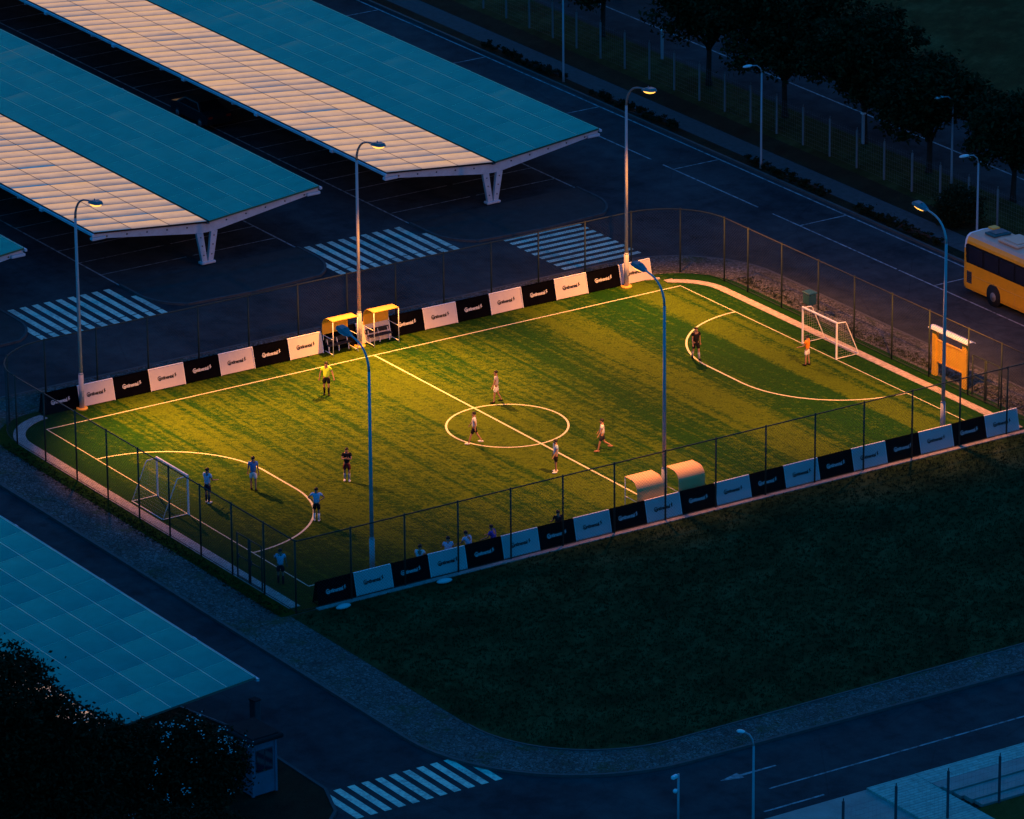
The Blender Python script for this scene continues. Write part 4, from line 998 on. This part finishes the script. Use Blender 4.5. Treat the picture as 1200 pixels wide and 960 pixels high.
# ------------------------------------------------------------------ people
def skin_mesh(verts, edges, radii, sub=1):
    me = bpy.data.meshes.new('tmp'); me.from_pydata(verts, edges, [])
    o = bpy.data.objects.new('tmp', me); COL.objects.link(o)
    md = o.modifiers.new('s', 'SKIN'); md.use_smooth_shade = True
    for i, r in enumerate(radii):
        v = me.skin_vertices[0].data[i]; v.radius = r if hasattr(r, '__len__') else (r, r); v.use_root = (i == 0)
    if sub: sd = o.modifiers.new('u', 'SUBSURF'); sd.levels = sub; sd.render_levels = sub
    dg = bpy.context.evaluated_depsgraph_get(); dg.update()
    m2 = bpy.data.meshes.new_from_object(o.evaluated_get(dg)); bpy.data.objects.remove(o); bpy.data.meshes.remove(me)
    return m2
def person(x, y, face, label, shirt, shorts, socks=None, shoes='black', legs=((8, 6), (-6, 10)), arms=((5, 10, 10), (-5, 10, 12)), lean=0, seated=False, height=1.72, turn=0, sleeve=.55):
    """face = heading in degrees of the way the figure looks (0 = +X, 90 = +Y). legs: (hip swing, knee bend), arms: (swing, spread, elbow bend)"""
    root = empty('person', (x, y, .012), rad(face + 90), label, 'person'); root.scale = (1.05, 1.05, 1.02)
    k = height / 1.72; H0 = .92 if not seated else .30
    def V(a, b, c): return Vector((a * k, b * k, c * k))
    V3 = {}; ln = rad(lean)
    def tor(xx, yy, h): return V(xx, yy * cos(ln) - h * sin(ln), H0 + h * cos(ln) + yy * sin(ln) * 0)
    V3['pel'] = tor(0, 0, 0); V3['spine'] = tor(0, .01, .2); V3['chest'] = tor(0, 0, .42); V3['neck'] = tor(0, .01, .545); V3['head'] = tor(0, -.02, .655); V3['top'] = tor(0, -.01, .735)
    for s, nm in ((1, 'L'), (-1, 'R')):
        sw, kb = legs[0 if s > 0 else 1]
        hip = tor(s * .09, 0, -.03); V3['hip' + nm] = hip
        a = rad(sw); kn = hip + V(s * .015, -.42 * sin(a), -.42 * cos(a)); a2 = rad(sw - kb); an = kn + V(0, -.40 * sin(a2), -.40 * cos(a2))
        V3['kn' + nm] = kn; V3['an' + nm] = an; at_ = rad(max(-25, min(25, (sw - kb) * .7)))
        V3['toe' + nm] = an + V(s * .02, -.16 * cos(at_), -.05 + .16 * sin(at_) * 0)
        asw, ab, eb = arms[0 if s > 0 else 1]
        sh = tor(s * .175, .0, .49); V3['sh' + nm] = sh; a = rad(asw); b_ = rad(ab)
        el = sh + V(s * .28 * sin(b_), -.28 * sin(a) * cos(b_), -.28 * cos(a) * cos(b_)); V3['el' + nm] = el
        if isinstance(eb, tuple): wr = V3['pel'] + V(s * eb[0], eb[1], eb[2])
        else:
            a2 = rad(asw + eb); wr = el + V(s * .25 * sin(b_) * .5, -.25 * sin(a2), -.25 * cos(a2))
        V3['wr' + nm] = wr; V3['ha' + nm] = wr + (wr - el).normalized() * .085 * k
    low = min(V3['anL'].z, V3['anR'].z); dz = .085 * k - low if not seated else 0
    if not seated:
        for q in V3.values(): q.z += dz
    rd = dict(pel=(.135, .10), spine=(.12, .095), chest=(.145, .105), neck=(.055, .055), head=(.080, .095), top=(.066, .078), hip=(.085, .085), kn=(.055, .055), an=(.036, .036), toe=(.034, .026), sh=(.058, .058), el=(.040, .040), wr=(.028, .026), ha=(.030, .018))
    names = ['pel', 'spine', 'chest', 'neck', 'head', 'top'] + [a + s for s in 'LR' for a in ('hip', 'kn', 'an', 'toe', 'sh', 'el', 'wr', 'ha')]
    ed = [('pel', 'spine'), ('spine', 'chest'), ('chest', 'neck'), ('neck', 'head'), ('head', 'top')]
    for s in 'LR': ed += [('pel', 'hip' + s), ('hip' + s, 'kn' + s), ('kn' + s, 'an' + s), ('an' + s, 'toe' + s), ('chest', 'sh' + s), ('sh' + s, 'el' + s), ('el' + s, 'wr' + s), ('wr' + s, 'ha' + s)]
    def R(n): return tuple(c * k for c in rd[n.rstrip('LR')])
    me = skin_mesh([V3[n] for n in names], [(names.index(a), names.index(b_)) for a, b_ in ed], [R(n) for n in names])
    mb = MB(); mb.add([v.co for v in me.vertices], [list(p.vertices) for p in me.polygons], 0, True); bpy.data.meshes.remove(me)
    for s, sg in (('L', 1), ('R', -1)):                      # fingers and thumb rooted in the palm
        w, h = V3['wr' + s], V3['ha' + s]; d = (h - w).normalized(); side = Vector((0, 1, 0)).cross(d).normalized() if abs(d.y) < .9 else Vector((1, 0, 0)); pal = d.cross(side).normalized()
        for i, (off, l) in enumerate(((-.026, .062), (-.009, .074), (.009, .07), (.025, .055))):
            b0 = w + d * .07 * k + side * off * k; mid = b0 + d * (.03 + l * .5) * k; tip = mid + (d * .75 + pal * .6) * l * .5 * k
            mb.tube([b0, mid, tip], [.0095 * k, .0085 * k, .006 * k], 5)
        b0 = w + d * .03 * k; mb.tube([b0, b0 + (side * -.035 + d * .03) * k, b0 + (side * -.045 + d * .065 + pal * .012) * k], [.012 * k, .0105 * k, .007 * k], 5)
    hd = V3['head']; hk = k
    mb.ball(hd + Vector((0, -.092, -.012)) * hk, (.014 * hk, .022 * hk, .022 * hk), 0, 8, 5)
    for sg in (-1, 1):
        mb.ball(hd + Vector((sg * .032, -.082, .018)) * hk, (.012 * hk, .008 * hk, .008 * hk), 1, 8, 5); mb.ball(hd + Vector((sg * .082, .0, .0)) * hk, (.012 * hk, .022 * hk, .03 * hk), 0, 8, 5)
    mb.ball(hd + Vector((0, -.082, -.045)) * hk, (.022 * hk, .008 * hk, .006 * hk), 2, 8, 4)
    mb.build('body', [M['skin'], M['eye'], CL['maroon']], root)
    # hair cap
    mb = MB(); c = (V3['head'] + V3['top']) / 2 + Vector((0, .012, .022)) * k; Rr = (.098 * k, .108 * k, .092 * k); vs = []; fs = []; nu, nv = 12, 5
    for j in range(nv + 1):
        th = rad(4 + 100 * j / nv)
        for i in range(nu):
            ph = 2 * PI * i / nu; lowf = .72 if (sin(ph) < -.4 and j >= 3) else 1
            t2 = th * lowf; vs.append(c + Vector((Rr[0] * sin(t2) * cos(ph), Rr[1] * sin(t2) * sin(ph), Rr[2] * cos(t2))))
    for j in range(nv):
        for i in range(nu): a, b_ = j * nu + i, j * nu + (i + 1) % nu; fs.append((a, a + nu, b_ + nu, b_))
    fs.append(list(range(nu))); fs.append([nv * nu + i for i in range(nu)][::-1]); mb.add(vs, fs, 0, True); mb.build('hair', M['hair'], root)
    # shirt
    nm = ['pel', 'spine', 'chest', 'nk', 'shL', 'slL', 'shR', 'slR']; pt = {n: V3[n] for n in ('spine', 'chest', 'shL', 'shR')}
    pt['pel'] = V3['pel'] + (V3['spine'] - V3['pel']) * -.30; pt['nk'] = V3['chest'].lerp(V3['neck'], .72)
    for s in 'LR': pt['sl' + s] = V3['sh' + s].lerp(V3['el' + s], sleeve if sleeve <= 1 else 1)
    rr = dict(pel=(.172, .140), spine=(.152, .122), chest=(.165, .122), nk=(.07, .068), shL=(.078, .078), shR=(.078, .078), slL=(.064, .064), slR=(.064, .064))
    ee = [('pel', 'spine'), ('spine', 'chest'), ('chest', 'nk'), ('chest', 'shL'), ('shL', 'slL'), ('chest', 'shR'), ('shR', 'slR')]
    me = skin_mesh([pt[n] for n in nm], [(nm.index(a), nm.index(b_)) for a, b_ in ee], [tuple(c * k for c in rr[n]) for n in nm]); me.materials.append(CL[shirt])
    o = bpy.data.objects.new('shirt', me); COL.objects.link(o); o.parent = root
    # shorts
    nm = ['pel', 'wst', 'hipL', 'thL', 'hipR', 'thR']; pt = {n: V3[n] for n in ('pel', 'hipL', 'hipR')}; pt['wst'] = V3['pel'].lerp(V3['spine'], .6)
    for s in 'LR': pt['th' + s] = V3['hip' + s].lerp(V3['kn' + s], .78)
    rr = dict(pel=(.152, .122), wst=(.138, .112), hipL=(.108, .115), hipR=(.108, .115), thL=(.092, .098), thR=(.092, .098))
    ee = [('pel', 'wst'), ('pel', 'hipL'), ('hipL', 'thL'), ('pel', 'hipR'), ('hipR', 'thR')]
    me = skin_mesh([pt[n] for n in nm], [(nm.index(a), nm.index(b_)) for a, b_ in ee], [tuple(c * k for c in rr[n]) for n in nm]); me.materials.append(CL[shorts])
    o = bpy.data.objects.new('shorts', me); COL.objects.link(o); o.parent = root
    for s in 'LR':
        kn, an, toe = V3['kn' + s], V3['an' + s], V3['toe' + s]
        if socks:
            mb = MB(); mb.tube([kn.lerp(an, .18), kn.lerp(an, .5), an], [.058 * k, .056 * k, .044 * k], 9); mb.build('sock', CL[socks], root)
        if shoes:
            mb = MB(); f = (toe - an); f.z = 0; f.normalize(); sd = Vector((-f.y, f.x, 0)); c = an + f * .06 * k; c.z = min(an.z, toe.z + .05 * k) - .03 * k
            mb.ball(c, (.052 * k, .145 * k, .052 * k), 0, 12, 7, Matrix((sd, f, Vector((0, 0, 1)))).transposed()); mb.build('shoe', CL[shoes], root)
    return root
# headings: image-right is about -33 deg, image-left 147 deg, away from the camera 57 deg, towards it -123 deg
AWAY, TOW, LFT, RGT = 57, -123, 147, -33
person(1.35, 3.1, LFT, 'player in lilac-grey shirt and white shorts walking at the top of the centre circle', 'lilac', 'white', None, 'black', ((10, 4), (-12, 14)), ((14, 6, 12), (-14, 6, 14)))
person(-2.8, -1.25, LFT, 'player in white shirt and black shorts walking inside the centre circle', 'white', 'black', None, 'white', ((22, 6), (-20, 14)), ((-14, 8, 16), (16, 8, 16)))
person(-1.65, -6.9, 165, 'player in blue and white shirt standing on the near side of the halfway line', 'sky', 'black', None, 'white', ((4, 4), (-3, 4)), ((6, 8, 30), (-4, 8, 24)))
person(1.9, -5.75, LFT, 'player in white shirt and dark shorts striding right of the halfway line, heel lifted', 'white', 'navy', None, 'bare', ((16, 4), (-14, 46)), ((10, 8, 20), (8, 8, 26)))
person(-5.2, 9.0, TOW, 'referee in neon yellow shirt and black shorts by the far touchline', 'neon', 'black', 'black', 'black', ((3, 3), (-3, 5)), ((10, 26, 24), (0, 22, 14)), height=1.76)
person(-10.8, -2.05, TOW, 'player in dark maroon kit with folded arms and pale socks in the left half', 'black', 'wine', 'grey', 'white', ((2, 2), (-2, 3)), ((30, 8, (.03, -.22, .30)), (30, 8, (.03, -.24, .34))))
person(-15.25, -.5, AWAY, 'player in blue shirt and white shorts standing at the left penalty arc', 'blue', 'white', None, 'black', ((8, 4), (-6, 4)), ((4, 10, 12), (-4, 10, 10)), height=1.74)
person(-18.0, -.75, 20, 'player in pale blue shirt and dark shorts standing before the left goal', 'sky', 'navy', 'navy', 'white', ((3, 3), (-2, 4)), ((20, 8, 60), (16, 8, 60)), height=1.8)
person(-14.85, -5.8, AWAY, 'player in light blue shirt with hands on hips on the left penalty arc', 'sky', 'black', 'white', 'white', ((3, 2), (-3, 3)), ((-12, 48, (.17, -.02, .12)), (-12, 48, (.17, -.02, .12))), height=1.7)
person(-20.45, -11.7, AWAY, 'player in white-blue shirt and black shorts on the left goal line near the gate', 'sky', 'black', 'black', 'black', ((3, 2), (-3, 3)), ((30, 16, 60), (6, 14, 14)), height=1.72)
person(13.5, 2.65, TOW + 20, 'player in black kit and pale leggings walking on the right penalty arc', 'black', 'black', 'grey', 'black', ((14, 4), (-12, 10)), ((-10, 8, 16), (12, 8, 16)), height=1.76)
person(17.75, -1.35, 120, 'goalkeeper in orange shirt and white shorts before the right goal', 'orange', 'white', None, 'black', ((4, 3), (-4, 4)), ((20, 14, 50), (16, 14, 50)), height=1.62)
sg = 'people sitting behind the near boards'
def sit(x, y, f, lab, shirt, lean, hgt=1.72):
    o = person(x, y, f, lab, shirt, 'navy', None, 'black', ((80, 70), (76, 66)), ((24, 12, 40), (30, 12, 40)), lean, True, hgt); o['group'] = sg; o.location.z = .25
    return o
sit(-14.25, -14.15, 40, 'seated person with dark hair, leftmost behind the near boards', 'white', 8)
sit(-12.6, -14.1, 60, 'seated person in a pale shirt, second from the left behind the near boards', 'sky', 2, 1.8)
sit(-11.35, -14.1, 100, 'seated person in white-blue shirt leaning forward behind the fifth near board', 'sky', 24, 1.8)
sit(-9.95, -14.05, 120, 'seated person in royal blue shirt behind the fifth near board', 'royal', 12, 1.78)
sit(-6.3, -14.1, 70, 'seated person with only dark hair showing above the eighth near board', 'black', 4, 1.7)
# low bench they sit on
root = empty('low_bench', (-11.8, -14.12, 0), 0, 'long low bench behind the left near boards', 'bench')
mb = MB(); mb.box((0, 0, .44), (6.2, .34, .05), bev=.01); mb.build('seat', M['dark_seat'], root)
for xx in (-2.8, -1, 1, 2.8):
    mb = MB(); mb.box((xx, 0, .21), (.06, .28, .42)); mb.build('leg', M['dark_steel'], root)
root = empty('stool', (-6.3, -14.1, 0), 0, 'small dark stool behind the eighth near board', 'stool')
mb = MB(); mb.tube([(0, 0, .42), (0, 0, .47)], .18, 14); mb.build('seat', M['dark_seat'], root)
for a in range(4):
    mb = MB(); mb.tube([(.12 * cos(a * PI / 2), .12 * sin(a * PI / 2), .42), (.17 * cos(a * PI / 2), .17 * sin(a * PI / 2), .01)], .014, 6); mb.build('leg', M['dark_steel'], root)
mb = MB(); mb.ball((-11.7, -12.6, .11), .11, 0, 16, 10); tag(mb.build('football', M['white_board']), 'white football lying on the turf behind the near boards', 'ball')

# ------------------------------------------------------------------ sky, sun, camera
AZ = rad(35)     # compass bearing (from +Y towards +X) of the afterglow
w = bpy.data.worlds.new('World'); S.world = w; w.use_nodes = True; nt = NT(w); nt.n.clear()
sky = nt.node('ShaderNodeTexSky', sky_type='NISHITA', sun_disc=False, sun_elevation=rad(1.5), sun_rotation=AZ, altitude=60., air_density=1., dust_density=.6, ozone_density=3.)
geo = nt.n.new('ShaderNodeTexCoord'); d = geo.outputs['Generated']
sx = nt.n.new('ShaderNodeSeparateXYZ'); nt.l.new(d, sx.inputs[0])
hz = nt.vmath('NORMALIZE', nt.vmath('MULTIPLY', d, (1, 1, 0))); azd = nt.vmath('DOT_PRODUCT', hz, (sin(AZ), cos(AZ), 0))
azf = nt.node('ShaderNodeMapRange', interpolation_type='SMOOTHSTEP'); nt.set(azf.inputs[0], azd); azf.inputs[1].default_value = .72; azf.inputs[2].default_value = .97
elev = sx.outputs[2]
glow = nt.ramp(elev, [(0.0, (.95, .45, .18)), (.15, (.92, .52, .30)), (.20, (.80, .50, .36)), (.26, (.50, .34, .29)), (.31, (.24, .22, .27)), (.35, (.010, .20, .47))])
gam = nt.math('MULTIPLY', nt.ramp(elev, [(0.0, 1), (.31, 1), (.36, 0)]), azf.outputs[0])
dome = nt.ramp(elev, [(0.0, (.006, .17, .48)), (.34, (.004, .22, .56)), (.52, (.002, .16, .52)), (1.0, (.001, .165, .60))])
sk = nt.mix(1, sky.outputs[0], (.05, .35, 1., 1), 'MULTIPLY')
b1 = nt.node('ShaderNodeBackground'); nt.l.new(sk, b1.inputs[0]); b1.inputs[1].default_value = .05
b2 = nt.node('ShaderNodeBackground'); nt.l.new(nt.mix(gam, dome, glow), b2.inputs[0]); b2.inputs[1].default_value = 1.0
ad = nt.node('ShaderNodeAddShader'); nt.l.new(b1.outputs[0], ad.inputs[0]); nt.l.new(b2.outputs[0], ad.inputs[1])
out = nt.node('ShaderNodeOutputWorld'); nt.l.new(ad.outputs[0], out.inputs[0])

cam = bpy.data.cameras.new('camera'); co = bpy.data.objects.new('camera', cam); COL.objects.link(co); S.camera = co
yaw, pit, rol = .578082087, .356166538, -.00794996
f = Vector((cos(pit) * sin(yaw), cos(pit) * cos(yaw), -sin(pit))); r = Vector((cos(yaw), -sin(yaw), 0)); u = r.cross(f)
r2 = r * cos(rol) + u * sin(rol); u2 = -r * sin(rol) + u * cos(rol)
co.matrix_world = Matrix(((r2.x, u2.x, -f.x, -149.22307), (r2.y, u2.y, -f.y, -229.16494), (r2.z, u2.z, -f.z, 102.61756), (0, 0, 0, 1)))
cam.sensor_fit = 'HORIZONTAL'; cam.sensor_width = 36; cam.lens = 6762.6469 / 1200 * 36; cam.clip_start = 1; cam.clip_end = 3000

vs_ = S.view_settings; S.display_settings.display_device = 'sRGB'; vs_.view_transform = 'Standard'; vs_.look = 'None'; vs_.exposure = 0; vs_.gamma = 1; vs_.use_curve_mapping = False
S.cycles.max_bounces = 6; S.cycles.diffuse_bounces = 3; S.cycles.glossy_bounces = 3; S.cycles.use_denoising = True
S.cycles.sample_clamp_indirect = 4
